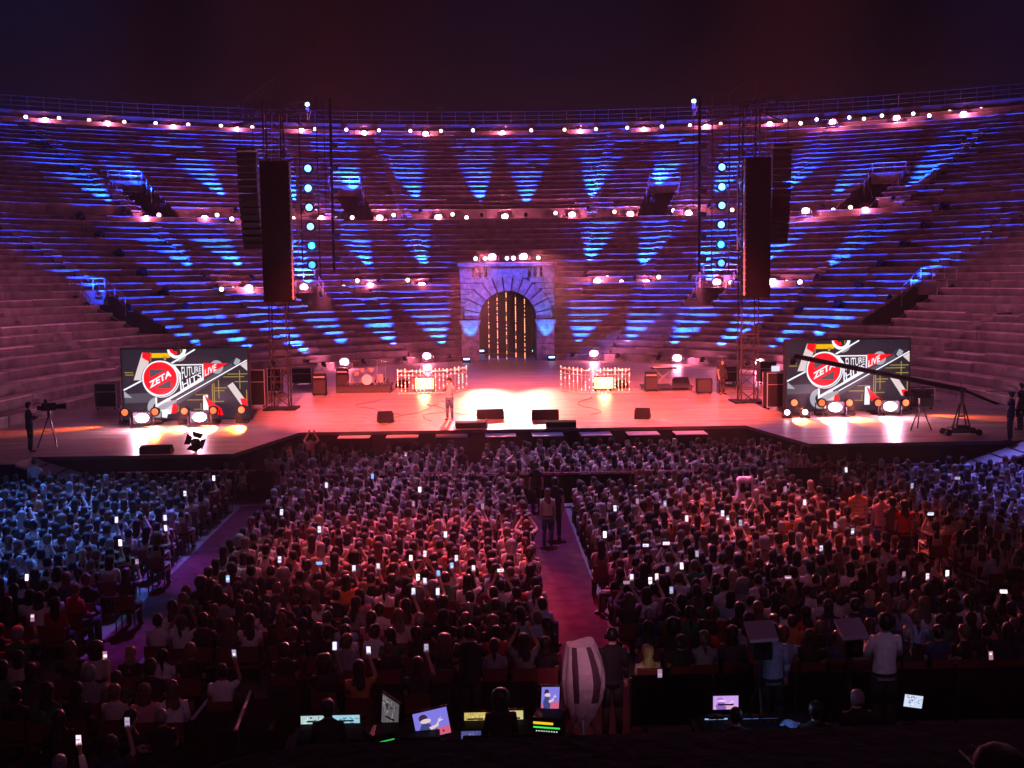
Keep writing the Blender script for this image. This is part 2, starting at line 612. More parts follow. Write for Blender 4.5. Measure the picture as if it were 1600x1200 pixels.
# steel guard rails round each exit passage
rail_lab = ['steel guard rail over the far left exit of the upper tiers', 'steel guard rail over the exit left of the centre, upper tiers',
            'steel guard rail over the exit right of the centre, upper tiers', 'steel guard rail over the far right exit of the upper tiers',
            'steel guard rail over the left exit above the left video screen', 'steel guard rail over the low exit beside the left speaker tower',
            'steel guard rail over the low exit beside the right speaker tower', 'steel guard rail over the right exit above the right video screen']
for i, (phi, hw, ra, rb) in enumerate(VOM):
    s1 = rb * TR + .2
    zt = Z0 + RS * rb
    n_ = normal_out(phi, s1)
    t_ = Vector((n_.y, -n_.x, 0))
    p = ell(phi, s1, zt)
    rootr = thing('guard_rail', rail_lab[i], 'railing', p, math.atan2(-t_.y * -1, t_.x) if False else math.atan2(t_.y, t_.x), 'guard rails round the exit passages')
    w2 = 1.35
    fr, up_ = MB(), MB()
    for z in (.1, .48, .86, 1.22):
        fr.tube((-w2, 0, z), (w2, 0, z), .028)
    L = (rb - ra) * TR
    for sx in (-1, 1):
        for k in range(3):
            f0 = k / 3 * L * .8
            zz = -f0 * RS / TR
            MB().tube((sx * w2, -f0, zz), (sx * w2, -f0, zz + 1.24), .03).build('post', M['steel'], rootr)
        for z in (.6, 1.22):
            fr.tube((sx * w2, 0, z), (sx * w2, -L * .54, z - L * .54 * RS / TR), .026)
    for k in (-.45, .45):
        MB().tube((k, 0, 0), (k, 0, 1.22), .02).build('post', M['steel'], rootr)
    fr.build('rail', M['steel'], rootr)
# railing along the rim
rr = thing('rim_railing', 'thin metal railing along the top rim of the amphitheatre', 'railing', (0, 0, 0))
m1, m2 = MB(), MB()
zt = Z0 + RS * NR + .7
N = 150
pts = [ell(-R(80) + R(160) * i / N, NR * TR + .5, zt) for i in range(N + 1)]
for hgt in (.45, .85, 1.25):
    m1.path([p + Vector((0, 0, hgt)) for p in pts], .028, 4)
for p in pts:
    m2.tube(p, p + Vector((0, 0, 1.27)), .03, 4)
m1.build('rail', M['alu'], rr)
m2.build('post', M['alu'], rr)

# ---------------------------------------------------------------- stone gate
gate = thing('stone_gate', 'rugged stone gate with round arch at the back of the stage', 'gate', (0, 82.2, 1.5))
HW, HT, OR, SP = 3.36, 7.0, 2.05, 2.95     # half width, height, arch radius, springing height
wall = MB()
n = 20
arc = [(OR * math.cos(math.pi * i / n), SP + OR * math.sin(math.pi * i / n)) for i in range(n + 1)]
# wall round the opening, front at y=0, depth 1.2; then solid mass behind at the sides
outer = []
for i in range(n):
    (x0, z0), (x1, z1) = arc[i], arc[i + 1]
    wall.prism([(x0, z0), (x1, z1), (x1, 5.9), (x0, 5.9)], 0, 1.3)
for sx in (-1, 1):
    wall.span((sx * OR, 0, 0), (sx * HW, 8.5, 5.9))
MB().span((-HW - .02, -.03, 5.9), (HW + .02, 8.6, 6.72)).build('parapet', M['gate_stone'], gate)
wall.build('wall', mat('gate_mortar', (.05, .045, .055), .95, bump=.5, noise=.3), gate)
MB().span((-HW - .16, -.22, 6.72), (HW + .16, 8.6, 7.0)).build('cornice', M['gate_stone'], gate, bevel=.04)
# voussoirs
vm = MB()
nv = 13
for i in range(nv):
    a0, a1 = math.pi * i / nv + .018, math.pi * (i + 1) / nv - .018
    ro = OR + 1.12 + random.uniform(-.06, .1)
    pr = -.12 - random.uniform(0, .14)
    vm.prism([(OR * math.cos(a0), SP + OR * math.sin(a0)), (ro * math.cos(a0), SP + ro * math.sin(a0)), (ro * math.cos((a0 + a1) / 2), SP + ro * math.sin((a0 + a1) / 2)),
              (ro * math.cos(a1), SP + ro * math.sin(a1)), (OR * math.cos(a1), SP + OR * math.sin(a1))], pr, 0)
vm.build('arch_ring', M['gate_stone'], gate, bevel=.025)
# ashlar blocks
am = MB()
z = SP + .25
while z < 5.7:
    h = random.uniform(.26, .42)
    for sx in (-1, 1):
        x = 3.34
        while True:
            zz = z + h - SP
            inner = math.sqrt(max(0, 3.25 ** 2 - zz * zz)) if zz < 3.25 else .1
            if x - .25 < inner:
                break
            ln = min(random.uniform(.4, 1.1), x - inner)
            if ln < .12:
                break
            am.span((sx * (x - ln + .045), -.06 - random.uniform(0, .14), z + .028), (sx * x, 0, min(z + h - .022, 5.88)))
            x -= ln
    z += h
am.build('ashlar', M['gate_stone'], gate, bevel=.02)
for sx in (-1, 1):
    MB().prism([(sx * 2.0, SP - .34), (sx * 3.38, SP - .34), (sx * 3.46, SP), (sx * 1.93, SP)], -.3, .1).build('capital', M['gate_stone'], gate, bevel=.02)
    pm = MB()
    z = 0
    while z < SP - .36:
        h = min(random.uniform(.38, .6), SP - .36 - z)
        pm.span((sx * 2.06, -.2 - random.uniform(0, .03), z + .012), (sx * 3.3, 0, z + h - .008))
        z += h
    pm.build('pillar', M['gate_stone'], gate, bevel=.02)
    for k in range(3):
        x = sx * (1.55 + .43 * k)
        bl = MB()
        bl.loft([((x, -.09, 5.98), .13, .05), ((x, -.09, 6.06), .08, .05), ((x, -.09, 6.22), .14, .07), ((x, -.09, 6.38), .07, .05), ((x, -.09, 6.5), .13, .07), ((x, -.09, 6.62), .09, .05), ((x, -.09, 6.68), .14, .05)], 10)
        bl.build('baluster', M['gate_dark'], gate, smooth=True)
# dark passage
pk = MB()
pk.span((-OR, 8.3, 0), (OR, 8.5, 5.2))
pk.build('passage_back', M['cloth_black'], gate)
hd = MB()
hd.span((-OR, 1.3, 5.0), (OR, 8.3, 5.2))
hd.build('passage_ceiling', M['cloth_black'], gate)
for k, px in enumerate((764, 777.5, 791.5, 806, 820)):
    p = aty(px, 530, 83.2)
    topz = 1.5 + SP + math.sqrt(OR ** 2 - min(p.x ** 2, OR ** 2 - .01)) - .08
    ls = thing('light_string', 'string of warm bulbs hanging in the stone arch, %s from the left' % ORD[k], 'light string', (p.x, 83.2, 1.5), 0, 'strings of bulbs in the stone arch')
    MB().tube((0, 0, .0), (0, 0, topz - 1.5), .012, 5).build('wire', M['steel'], ls)
    b = MB()
    z = .12
    rr_ = random.Random(k + 3)
    while z < topz - 1.6:
        if rr_.random() < (.78 if 1 < k + .5 else .55):
            b.loft([((0, 0, z - .045), .01, .01), ((0, 0, z - .025), .025, .025), ((0, 0, z + .025), .025, .025), ((0, 0, z + .045), .01, .01)], 7)
        z += rr_.choice((.12, .12, .12, .3))
    b.build('bulb', M['bulb'] if 'bulb' in M else M.setdefault('bulb', mat('warm_bulb', (.9, .6, .3), .4, emit=(1, .36, .14), estr=4)), ls)

# ---------------------------------------------------------------- stage
DZ = 1.5
pf = [(-21.9, 40.0), (-10.7, 40.0), (-9.2, 45.3), (8.5, 45.3), (9.6, 40.1), (21.9, 40.1)]
back = [ell(R(97) - R(194) * i / 60, -.03) for i in range(61)]
poly = pf + [(b.x, b.y) for b in back if b.y > 40.3]
stage = thing('stage', 'wide wooden stage with planked deck and angled wings', 'stage', (0, 0, 0))
bmx = bmesh.new()
vs = [bmx.verts.new((x, y, DZ)) for x, y in poly] 
# passage floor under the arch continues the deck
f = bmx.faces.new(vs)
bmesh.ops.triangulate(bmx, faces=[f])
bmesh.ops.recalc_face_normals(bmx, faces=bmx.faces)
me = bpy.data.meshes.new('deck')
bmx.to_mesh(me)
bmx.free()
me.materials.append(M['planks'])
dk = bpy.data.objects.new('deck', me)
COL.objects.link(dk)
dk.parent = stage
for p_ in me.polygons:
    if p_.normal.z < 0:
        me.flip_normals()
        break
MB().span((-2.04, 82.0, 1.3), (2.04, 90.6, DZ + .004)).build('passage_floor', M['planks'], stage)
fm, em = MB(), MB()
for (x0, y0), (x1, y1) in zip(pf, pf[1:]):
    fm.add([(x0, y0, 0), (x1, y1, 0), (x1, y1, DZ - .1), (x0, y0, DZ - .1)], [(0, 1, 2, 3)])
    em.add([(x0, y0 - .03, DZ - .1), (x1, y1 - .03, DZ - .1), (x1, y1 - .03, DZ + .02), (x0, y0 - .03, DZ + .02), (x0, y0 + .05, DZ + .02), (x1, y1 + .05, DZ + .02)], [(0, 1, 2, 3), (3, 2, 5, 4)])
fm.build('front_skirt', M['cloth_black'], stage)
em.build('edge_trim', M['alu'], stage)

# ---------------------------------------------------------------- lamps on the tiers
def lamp_proto(kind_):
    root = thing('stage_light', '-', 'stage light')
    if kind_ == 'blinder':
        MB().box((0, .12, .42), (.74, .24, .52)).build('housing', M['black'], root, bevel=.03)
        m = MB()
        m.loft([((0, 0, .0), .27, .19), ((0, 0, .05), .25, .175), ((0, 0, .09), .15, .10)], 18)
        m.v = [(x, -z, y + .42) for x, y, z in m.v]
        m.build('lens', M['lens_pink'], root, smooth=True)
        y = MB()
        y.tube((-.46, .12, .42), (-.46, .12, 0), .025).tube((.46, .12, .42), (.46, .12, 0), .025).box((0, .12, .02), (.95, .2, .04))
        y.build('yoke', M['alu'], root)
    else:
        m = MB()
        m.loft([((0, 0, -.16), .16, .16), ((0, 0, .02), .27, .27), ((0, 0, .22), .28, .28), ((0, 0, .24), .24, .24)], 16)
        m.v = [(x, -z, y + .42) for x, y, z in m.v]
        m.build('housing', M['black'], root, smooth=False)
        m = MB()
        m.loft([((0, 0, .235), .19, .19), ((0, 0, .27), .17, .17)], 16)
        m.v = [(x, -z, y + .42) for x, y, z in m.v]
        m.build('lens', M['lens_warm'], root)
        y = MB()
        y.tube((-.31, 0, .42), (-.31, 0, .1), .03).tube((.31, 0, .42), (.31, 0, .1), .03).box((0, 0, .06), (.68, .42, .12))
        y.build('yoke', M['alu'], root)
    return root


PB, PW = lamp_proto('blinder'), lamp_proto('round')
used = {'b': False, 'w': False}
pink_l = bpy.data.lights.new('pink_lamp', 'POINT')
pink_l.energy, pink_l.color, pink_l.shadow_soft_size = 330, (1, .18, .34), .25
pink_s = bpy.data.lights.new('pink_lamp_beam', 'SPOT')
pink_s.energy, pink_s.color, pink_s.shadow_soft_size, pink_s.spot_size, pink_s.spot_blend = 20000, (1, .26, .42), .15, R(100), 1.0
warm_l = bpy.data.lights.new('warm_lamp', 'POINT')
warm_l.energy, warm_l.color, warm_l.shadow_soft_size = 22, (1, .5, .35), .15


def put_lamp(kind_, loc, label, group, face=None, lens=None, scale=1.0, energy=None, tilt=0):
    global used
    p = PB if kind_ == 'b' else PW
    loc = Vector(loc)
    d = (face if face is not None else (CAM + Vector((2, 8, 0)))) - loc
    rz = math.atan2(d.y, d.x) + math.pi / 2
    if not used[kind_]:
        used[kind_] = True
        r = p
        r.location, r.rotation_euler = loc, (0, 0, rz)
        r['label'], r['group'] = label, group
    else:
        r = dup(p, loc, rz, label, group, [c for c in p.children if c.type == 'MESH'])
        r.scale = (1, 1, 1)
    r.scale = (scale,) * 3
    if lens:
        for c in r.children:
            if c.name.startswith('lens'):
                c.material_slots[0].link = 'OBJECT'
                c.material_slots[0].material = M[lens]
    if energy != 0:
        l = bpy.data.objects.new('lamp_glow', pink_l if kind_ == 'b' else warm_l)
        COL.objects.link(l)
        l.parent = r
        l.location = (0, -.45, .42)
        if kind_ == 'b':
            l = bpy.data.objects.new('lamp_beam', pink_s)
            COL.objects.link(l)
            l.parent = r
            l.location = (0, -.2, .42)
            l.rotation_euler = (R(82), 0, 0)
    return r


def on_tier(px, py):
    p, s, phi = hit_tier(px, py)
    row = max(0, min(NR - 1, int(round((p.z - .42 - Z0) / RS)) - 1))
    z = Z0 + RS * (row + 1)
    # centre of the lens at z+.42 on this ray
    d = ray(px, py)
    t = (p - CAM).length
    q = CAM + d * ((z + .42 - CAM.z) / d.z) if abs(z + .42 - CAM.z) > 1.2 else p
    sq = find_s(q.x, q.y)
    if not (row * TR - .3 < sq < row * TR + 1.2):
        q = p
        z = p.z - .42
    return Vector((q.x, q.y, z)), row


TOPB = [(70, 188), (168, 193), (271, 198), (370, 202), (471, 204), (569, 208), (665, 209), (785, 208), (907, 205), (1006, 202), (1103, 198), (1203, 194), (1301, 190), (1401, 184), (1506, 178)]
MIDB = [(229, 341), (320, 341), (407, 341), (502, 341), (593, 340), (685, 339), (789, 338), (894, 335), (985, 334), (1076, 333), (1259, 329), (1352, 328)]
LOWB = [(389, 453), (475, 450), (579, 446), (659, 444), (933, 439), (1010, 439), (1120, 440), (1207, 444)]
TOPW = [(40, 182), (92, 184), (139, 187), (194, 190), (243, 192), (294, 194), (345, 196), (394, 198), (415, 202), (492, 201), (541, 202), (592, 203), (641, 204), (689, 204), (739, 203), (830, 203), (882, 202), (931, 201), (980, 199), (1034, 197), (1078, 195), (1126, 193), (1227, 188), (1251, 192), (1276, 186), (1327, 183), (1350, 185), (1378, 180), (1427, 177), (1452, 180), (1484, 174), (1533, 170)]
MIDW = [(248, 335), (339, 335), (362, 341), (458, 340), (523, 336), (550, 339), (615, 335), (707, 334), (729, 339), (868, 332), (960, 330), (1052, 328), (1144, 327), (1302, 327), (1329, 323)]
LOWW = [(346, 454), (364, 449), (537, 446), (558, 441), (637, 440), (949, 434), (971, 439), (1029, 435), (1142, 437), (1229, 438), (1250, 442)]
for nm, lb, lw in (('top row of the tiers', TOPB, TOPW), ('middle row of the tiers', MIDB, MIDW), ('lowest row of the tiers', LOWB, LOWW)):
    for i, (px, py) in enumerate(lb):
        loc, row = on_tier(px, py)
        put_lamp('b', loc, 'large glaring pink lamp on the %s, %s from the left' % (nm, ordn(i)), 'pink lamps along the ' + nm)
    for i, (px, py) in enumerate(lw):
        loc, row = on_tier(px, py)
        put_lamp('w', loc, 'small round warm lamp on the %s, %s from the left' % (nm, ordn(i)), 'small warm lamps along the ' + nm, energy=0,
                 lens='lens_white' if (px, py) in ((415, 202), (407, 341), (1251, 192), (1452, 180), (1250, 442), (362, 341), (550, 339), (729, 339)) else None,
                 scale=.85)
# lamps standing behind the stage
for i, (px, py) in enumerate(((538, 565), (667, 556), (928, 552), (1058, 559), (1187, 566))):
    p, s, phi = hit_tier(px, py)
    q = CAM + ray(px, py) * ((p - CAM).length - 1.3)
    put_lamp('b', (q.x, q.y, q.z - .42), 'large glaring pink lamp behind the stage, %s from the left' % ORD[i], 'pink lamps behind the stage')
    if q.z - .42 > DZ + .05:
        st = thing('lamp_stand', 'black stand under the %s pink lamp behind the stage' % ORD[i], 'stand', (q.x, q.y, DZ), 0, 'stands of the lamps behind the stage')
        MB().tube((0, .1, 0), (0, .1, q.z - .42 - DZ), .04).build('pole', M['black'], st)
        MB().box((0, .1, .02), (.6, .5, .04)).build('base_plate', M['black'], st)
# lamps on top of the gate
for i, px in enumerate((769, 818)):
    p = aty(px, 402, 82.6)
    put_lamp('b', (p.x, 82.6, 8.5), 'large pink lamp on top of the stone gate, %s one' % ('left', 'right')[i], 'pink lamps on the stone gate')
for i, (px, ln) in enumerate(((743, 'lens_green'), (758, 'lens_green'), (792, 'lens_green'), (802, 'lens_pink'), (841, 'lens_green'))):
    p = aty(px, 402, 83.4)
    put_lamp('w', (p.x, 83.4, 8.5), 'small %s lamp on the stone gate, %s from the left' % ('pink' if ln == 'lens_pink' else 'pale green', ORD[i]), 'small lamps on the stone gate', lens=ln, scale=.75, energy=0)
# masts on the rim with a pale light at the tip
for i, (px, py) in enumerate(((480, 163), (1084, 158))):
    p, s, phi = hit_tier(px, 205)
    q = CAM + ray(px, py) * ((p - CAM).length + 1.2)
    zb = Z0 + RS * NR + 1.0
    mst = thing('rim_mast', 'slim mast with pale green light on the rim, %s side' % ('left', 'right')[i], 'mast', (q.x, q.y, zb), 0, 'masts on the rim')
    MB().tube((0, 0, 0), (0, 0, q.z - zb), .05, r2=.03).tube((.1, 0, 0), (.35, 0, .9), .03).box((0, 0, .9), (.3, .25, .5)).build('pole', M['steel'], mst)
    m = MB()
    m.loft([((0, -.06, q.z - zb - .2), .05, .05), ((0, -.06, q.z - zb - .12), .2, .2), ((0, -.06, q.z - zb + .12), .2, .2), ((0, -.06, q.z - zb + .2), .05, .05)], 12)
    m.build('light_head', M['lens_green'], mst, smooth=True)

# ---------------------------------------------------------------- blue uplights washing the tiers
UP = MB()
upl = {}


def uplight(px, py, energy, angle, label, aim=9.0, cyan=False, dphi=0.0):
    if px < 345 or px > 1245:
        energy = round(energy * .5)
    energy = round(energy * (.8, 1.0, 1.25)[int(px) % 3])
    angle += (-3, 0, 4)[int(px + py) % 3]
    p, s, phi = hit_tier(px, py)
    row = max(0, int(s / TR))
    s_ = row * TR - .25
    loc = ell(phi, s_, Z0 + RS * (row + 1) - RS + .42 if row else 2.0)
    n_ = normal_out(phi, s_)
    r = thing('uplight', label, 'spotlight', loc - Vector((0, 0, .30)), math.atan2(n_.y, n_.x) - math.pi / 2, 'spotlights washing the tiers blue')
    m = MB()
    m.loft([((0, 0, -.14), .10, .10), ((0, 0, .0), .15, .15), ((0, 0, .17), .155, .155)], 12)
    rot = Matrix.Rotation(-R(52), 3, 'X')
    m.v = [tuple(rot @ Vector(v) + Vector((0, -.1, .16))) for v in m.v]
    m.build('housing', M['black'], r)
    MB().tube((-.18, -.1, .16), (-.18, -.1, -.1), .02).tube((.18, -.1, .16), (.18, -.1, -.1), .02).box((0, -.1, -.1), (.42, .3, .04)).build('yoke', M['alu'], r)
    key = (energy, angle, cyan)
    if key not in upl:
        l = bpy.data.lights.new('blue_spot', 'SPOT')
        l.energy, l.color, l.spot_size, l.spot_blend, l.shadow_soft_size = energy, ((.015, .26, 1) if cyan else (.004, .055, 1)), R(angle), .7, .05
        upl[key] = l
    l = bpy.data.objects.new('blue_spot', upl[key])
    COL.objects.link(l)
    src = loc + Vector((0, 0, .30)) - n_ * .12
    tgt = ell(phi + dphi, s_ + aim, loc.z - .3 + aim * RS / TR + .55)
    l.location = src - r.location
    l.location = Matrix.Rotation(-r.rotation_euler.z, 3, 'Z') @ l.location
    q = (Matrix.Rotation(-r.rotation_euler.z, 3, 'Z') @ (tgt - src)).to_track_quat('-Z', 'Y')
    l.rotation_euler = q.to_euler()
    l.parent = r


ups = [(187, 331), (365, 328), (655, 327), (752, 334), (822, 334), (920, 326), (1110, 322), (1215, 318), (1290, 322), (1403, 308), (470, 330), (560, 312), (1022, 308), (243, 312)]
for i, (px, py) in enumerate(ups):
    uplight(px, py, 72000, 26, 'small black spotlight on the middle walkway, blue fan number %s' % ordn(i), 10)
low_up = [(390, 434), (495, 432), (587, 436), (670, 434), (917, 428), (998, 428), (1086, 428), (1180, 428), (310, 430), (1290, 425), (183, 474), (497, 462), (1093, 458), (1402, 462)]
for i, (px, py) in enumerate(low_up):
    uplight(px, py, 50000, 29, 'small black spotlight on the low walkway, blue fan number %s' % ordn(i), 7)
base_up = [(416, 566), (497, 570), (562, 566), (629, 563), (697, 556), (897, 557), (972, 553), (1039, 556), (1109, 560), (1180, 566), (340, 560), (1250, 545)]
for i, (px, py) in enumerate(base_up):
    uplight(px, py, 36000, 33, 'small black spotlight at the foot of the tiers, %s' % ordn(i), 7)
# blue light over the gate
light('gate_blue', 'SPOT', (-9, 78, 12), 14000, (.08, .11, 1), (.5, 83, 6.5), .08, 40, .8)
light('gate_blue', 'SPOT', (3, 76, 14), 9000, (.12, .12, 1), (0, 83, 6.5), .08, 36, .8)
for sx in (-1, 1):
    light('pillar_blue', 'SPOT', (sx * 2.7, 80.9, 2.3), 1800, (.02, .24, 1), (sx * 2.7, 82.1, 4.4), .05, 40, .8)
for i, (px, py) in enumerate(((740, 555), (752, 549), (836, 549), (850, 554), (862, 559), (729, 562))):
    p = atz(px, py, 1.72)
    fx = thing('floor_fixture', 'black floor lamp with blue slit by the gate, %s from left' % ORD[(1, 2, 3, 4, 5, 0)[i]], 'floor lamp', (p.x, p.y, DZ), 0, 'floor lamps at the foot of the gate')
    MB().box((0, .08, .2), (.62, .3, .4)).build('housing', M['black'], fx, bevel=.03)
    MB().box((0, -.085, .27), (.42, .03, .12)).build('lens', M['lens_skyblue'], fx)

# ---------------------------------------------------------------- moving heads standing unlit on the tiers
for i, (px, py) in enumerate(((126, 333), (156, 361), (187, 391), (222, 420), (256, 452), (1475, 318), (1444, 349), (1412, 377), (1377, 407), (1341, 441), (290, 476), (1250, 478), (1310, 470))):
    p, s, phi = hit_tier(px, py + 8)
    row = int(s / TR)
    loc = ell(phi, row * TR + .05, Z0 + RS * row + RS)
    q = p
    r = thing('moving_head_light', 'unlit black moving head lamp on the %s tiers, %s from the top' % ('left' if px < 800 else 'right', ORD[(i if i < 5 else i - 5 if i < 10 else 5 if i == 10 else i - 6)]),
              'stage light', Vector((q.x, q.y, q.z - .55)), math.atan2(CAM.y - q.y, CAM.x - q.x) + math.pi / 2 + random.uniform(-.5, .5), 'unlit moving head lamps on the side tiers')
    s_ = 1.2
    MB().box((0, 0, .1 * s_), (.5 * s_, .4 * s_, .2 * s_)).build('base', M['black'], r, bevel=.02)
    MB().box((-.25 * s_, 0, .42 * s_), (.08, .22, .5 * s_)).box((.25 * s_, 0, .42 * s_), (.08, .22, .5 * s_)).build('yoke', M['black'], r)
    m = MB()
    m.loft([((0, 0, -.26), .12, .12), ((0, 0, -.1), .2, .2), ((0, 0, .22), .23, .23), ((0, 0, .27), .2, .2)], 14)
    rot = Matrix.Rotation(R(60), 3, 'X')
    m.v = [tuple(rot @ Vector(v) * s_ + Vector((0, 0, .55 * s_))) for v in m.v]
    m.build('head', M['black'], r, smooth=False)

# ---------------------------------------------------------------- speaker towers
def lattice(mb, p, q, wd, step=.7, r=.03):
    # square truss between two points (vertical or horizontal)
    p, q = Vector(p), Vector(q)
    d = (q - p).normalized()
    a = Vector((0, 1, 0)) if abs(d.y) < .9 else Vector((1, 0, 0))
    b = d.cross(a).normalized()
    a = b.cross(d).normalized()
    cs = [(a * i + b * j) * (wd / 2) for i, j in ((-1, -1), (1, -1), (1, 1), (-1, 1))]
    for c in cs:
        mb.tube(p + c, q + c, r, 6)
    n_ = max(1, int((q - p).length / step))
    L = (q - p) / n_
    for k in range(n_):
        for i in range(4):
            c0, c1 = cs[i], cs[(i + 1) % 4]
            if k % 2:
                c0, c1 = c1, c0
            mb.tube(p + L * k + c0, p + L * (k + 1) + c1, r * .6, 4)
            mb.tube(p + L * k + c0, p + L * k + c1, r * .6, 4)
    return mb


def tower(side, base, panel_x0, panel_x1, y, label, zt, zb):
    root = thing('speaker_tower', label, 'speaker tower', base, 0, 'speaker towers beside the stage')
    H = 15.6
    m = MB()
    lattice(m, (0, 0, 0), (0, 0, H - DZ), .78, .62, .035)
    m.build('truss_column', M['alu'], root)
    m = MB()
    for sx in (-1, 1):
        m.box((sx * .5, 0, .04), (.5, 1.5, .08))
    m.box((0, 0, .03), (1.3, 1.3, .06))
    m.build('base_frame', M['black'], root)
    m = MB()
    lattice(m, (-1.9, 0, H - DZ - .8), (1.6, 0, H - DZ - .2), .5, .6, .03)
    m.tube((-1.3, 0, H - DZ + .1), (.2, -.5, H - DZ + 1.0), .04).tube((.2, 0, H - DZ - .5), (1.4, -.4, H - DZ - 1.1), .04)
    m.tube((.3, 0, H - DZ), (.3, 0, H - DZ + .9), .02)
    m.build('top_truss', M['alu'], root)
    x0, x1 = panel_x0 - base[0], panel_x1 - base[0]
    m = MB()
    m.span((x0, -1.15, zb - DZ), (x1, -.72, zt - DZ))
    for k in range(1, 7):
        z = zb - DZ + (zt - zb) * k / 7
        m.span((x0 - .004, -1.158, z - .012), (x1 + .004, -.75, z + .012))
    m.build('speaker_cover', M['cloth_black'], root)
    m = MB()
    e_ = x1 if side < 0 else x0
    m.span((e_ - .03, -1.2, zb - DZ + .1), (e_ + .03, -1.1, zt - DZ - .05))
    z = zb - DZ + .2
    while z < zt - DZ - .1:
        m.span((e_ - .07, -1.21, z), (e_ + .07, -1.12, z + .035))
        z += .3
    m.build('cable_ladder', M['steel'], root)
    m = MB()
    xx = e_ - side * .26
    m.tube((xx, -.9, zb - DZ + 2.2), (xx, -.9, zt - DZ - .25), .035)
    m.tube((xx, -.9, zt - DZ - .28), (e_, -.9, zt - DZ - .28), .03)
    m.build('side_pole', M['steel'], root)
    m = MB()
    for k in range(4):
        m.tube((x0 + (x1 - x0) * (k + .5) / 4, -.93, zt - DZ), (x0 + (x1 - x0) * (k + .5) / 4, -.4, H - DZ - .6), .018, 4)
    m.build('rigging_chain', M['steel'], root)
    return root


TY = 53.8
L0, L1 = aty(409, 350, TY - 1).x, aty(456, 350, TY - 1).x
Rr0, Rr1 = aty(1162, 350, TY - 1).x, aty(1203, 350, TY - 1).x
tower(-1, (atz(445, 636, DZ).x, TY, DZ), L0, L1, TY, 'tall truss tower with black speaker cover on the left of the stage', aty(430, 252, TY - 1).z, aty(430, 472, TY - 1).z)
tower(1, (atz(1168, 628, DZ).x, TY, DZ), Rr0, Rr1, TY, 'tall truss tower with black speaker cover on the right of the stage', aty(1182, 246, TY - 1).z, aty(1182, 465, TY - 1).z)
# curved line arrays hanging beside the towers
for side, px, pyt, pyb, lab in ((-1, 386, 238, 386, 'curved black line array of speakers hanging left of the left tower'), (1, 1221, 232, 376, 'curved black line array of speakers hanging right of the right tower')):
    top = aty(px, pyt, TY + .5)
    bot = aty(px, pyb, TY + .5)
    la = thing('line_array', lab, 'loudspeaker', (top.x, TY + .5, top.z), 0, 'line arrays beside the towers')
    H = top.z - bot.z
    nb = 14
    m = MB()
    m.box((0, 0, .12), (.9, .7, .1))
    m.tube((-.3, 0, .12), (-.3, 0, 2.2), .02, 4).tube((.3, 0, .12), (.3, 0, 2.2), .02, 4)
    m.build('flying_frame', M['alu'], la)
    for k in range(nb):
        t = (k + .5) / nb
        ang = t ** 2 * .55
        m = MB()
        m.box((-side * .25 * t ** 2.5 * -1 * -1, .1 - .9 * t ** 2.6 * .4, -H * t), (.88, .62, H / nb * .86), mi=0, rx=ang)
        m.build('speaker_box', M['grey'], la, bevel=.02)
# chains of blue lamps
for side, pts_, lab in ((-1, [(481, 263), (481.5, 294), (483, 324), (485, 354), (487, 384), (487.5, 414)], 'left'), (1, [(1128, 261), (1128, 292), (1128, 321), (1127, 351), (1126.5, 382), (1127, 411)], 'right')):
    Y = 56.0
    a, b = aty(*pts_[0], Y), aty(*pts_[-1], Y)
    tr = thing('lamp_ladder', 'slim hanging truss carrying six blue lamps, %s of the stage' % lab, 'truss', (a.x, Y, b.z), 0, 'hanging trusses with blue lamps')
    m = MB()
    h = 16.2 - b.z
    m.tube((-.42, .3, -.5), (-.42, .3, h), .03).tube((.42, .3, -.5), (.42, .3, h), .03)
    for k in range(24):
        z = -.5 + (h + .5) * k / 24
        m.tube((-.42, .3, z), (.42, .3, z + (.3 if k % 2 else 0)), .014, 4)
    m.build('frame', M['alu'], tr)
    for i, (px, py) in enumerate(pts_):
        p = aty(px, py, Y - .2)
        sp = thing('blue_lamp', 'round %s lamp on the %s hanging truss, %s from the top' % ('cyan' if i > 3 else 'blue', lab, ORD[i]), 'stage light', (p.x, Y, p.z), 0, 'blue lamps on the hanging trusses')
        m = MB()
        m.loft([((0, 0, -.2), .16, .16), ((0, 0, .0), .24, .24), ((0, 0, .2), .25, .25)], 16)
        m.v = [(x, -z, y) for x, y, z in m.v]
        m.build('housing', M['black'], sp)
        m = MB()
        m.loft([((0, 0, .205), .165, .165), ((0, 0, .24), .15, .15)], 18)
        m.v = [(x, -z, y) for x, y, z in m.v]
        m.build('lens', M['lens_cyan'] if i > 3 else M['lens_blue'], sp)
        MB().tube((-.26, 0, 0), (-.26, .3, 0), .025).tube((.26, 0, 0), (.26, .3, 0), .025).build('yoke', M['alu'], sp)
        if i in (1, 4):
            light('blue_glow', 'POINT', (0, -.6, 0), 130, (.02, .2, 1), None, .2, parent=sp)
for px, lab in ((516, 'left'), (1093, 'right')):
    a, b = aty(px, 195, 57), aty(px, 425, 57)
    tr = thing('cable_drop', 'dark hanging cable with small fixtures, %s of the stage' % lab, 'cable', (a.x, 57, b.z), 0, 'hanging cables with small fixtures')
    MB().tube((0, 0, 0), (0, 0, 16.2 - b.z), .07, 6).tube((-.3, 0, 3), (-.3, 0, 16.2 - b.z), .02, 4).build('cable', M['black'], tr)
    for k in range(6):
        z = .6 + k * 1.1
        MB().box((.16, 0, z), (.34, .2, .22)).tube((0, 0, z + .15), (.4, 0, z + .1), .03).build('fixture', M['grey'], tr)
# truss bridge tops linking to guy lines
# ---------------------------------------------------------------- video screens
def disp_mat(name, c, s):
    return mat(name, (0, 0, 0), .4, emit=c, estr=s, spec=.1)


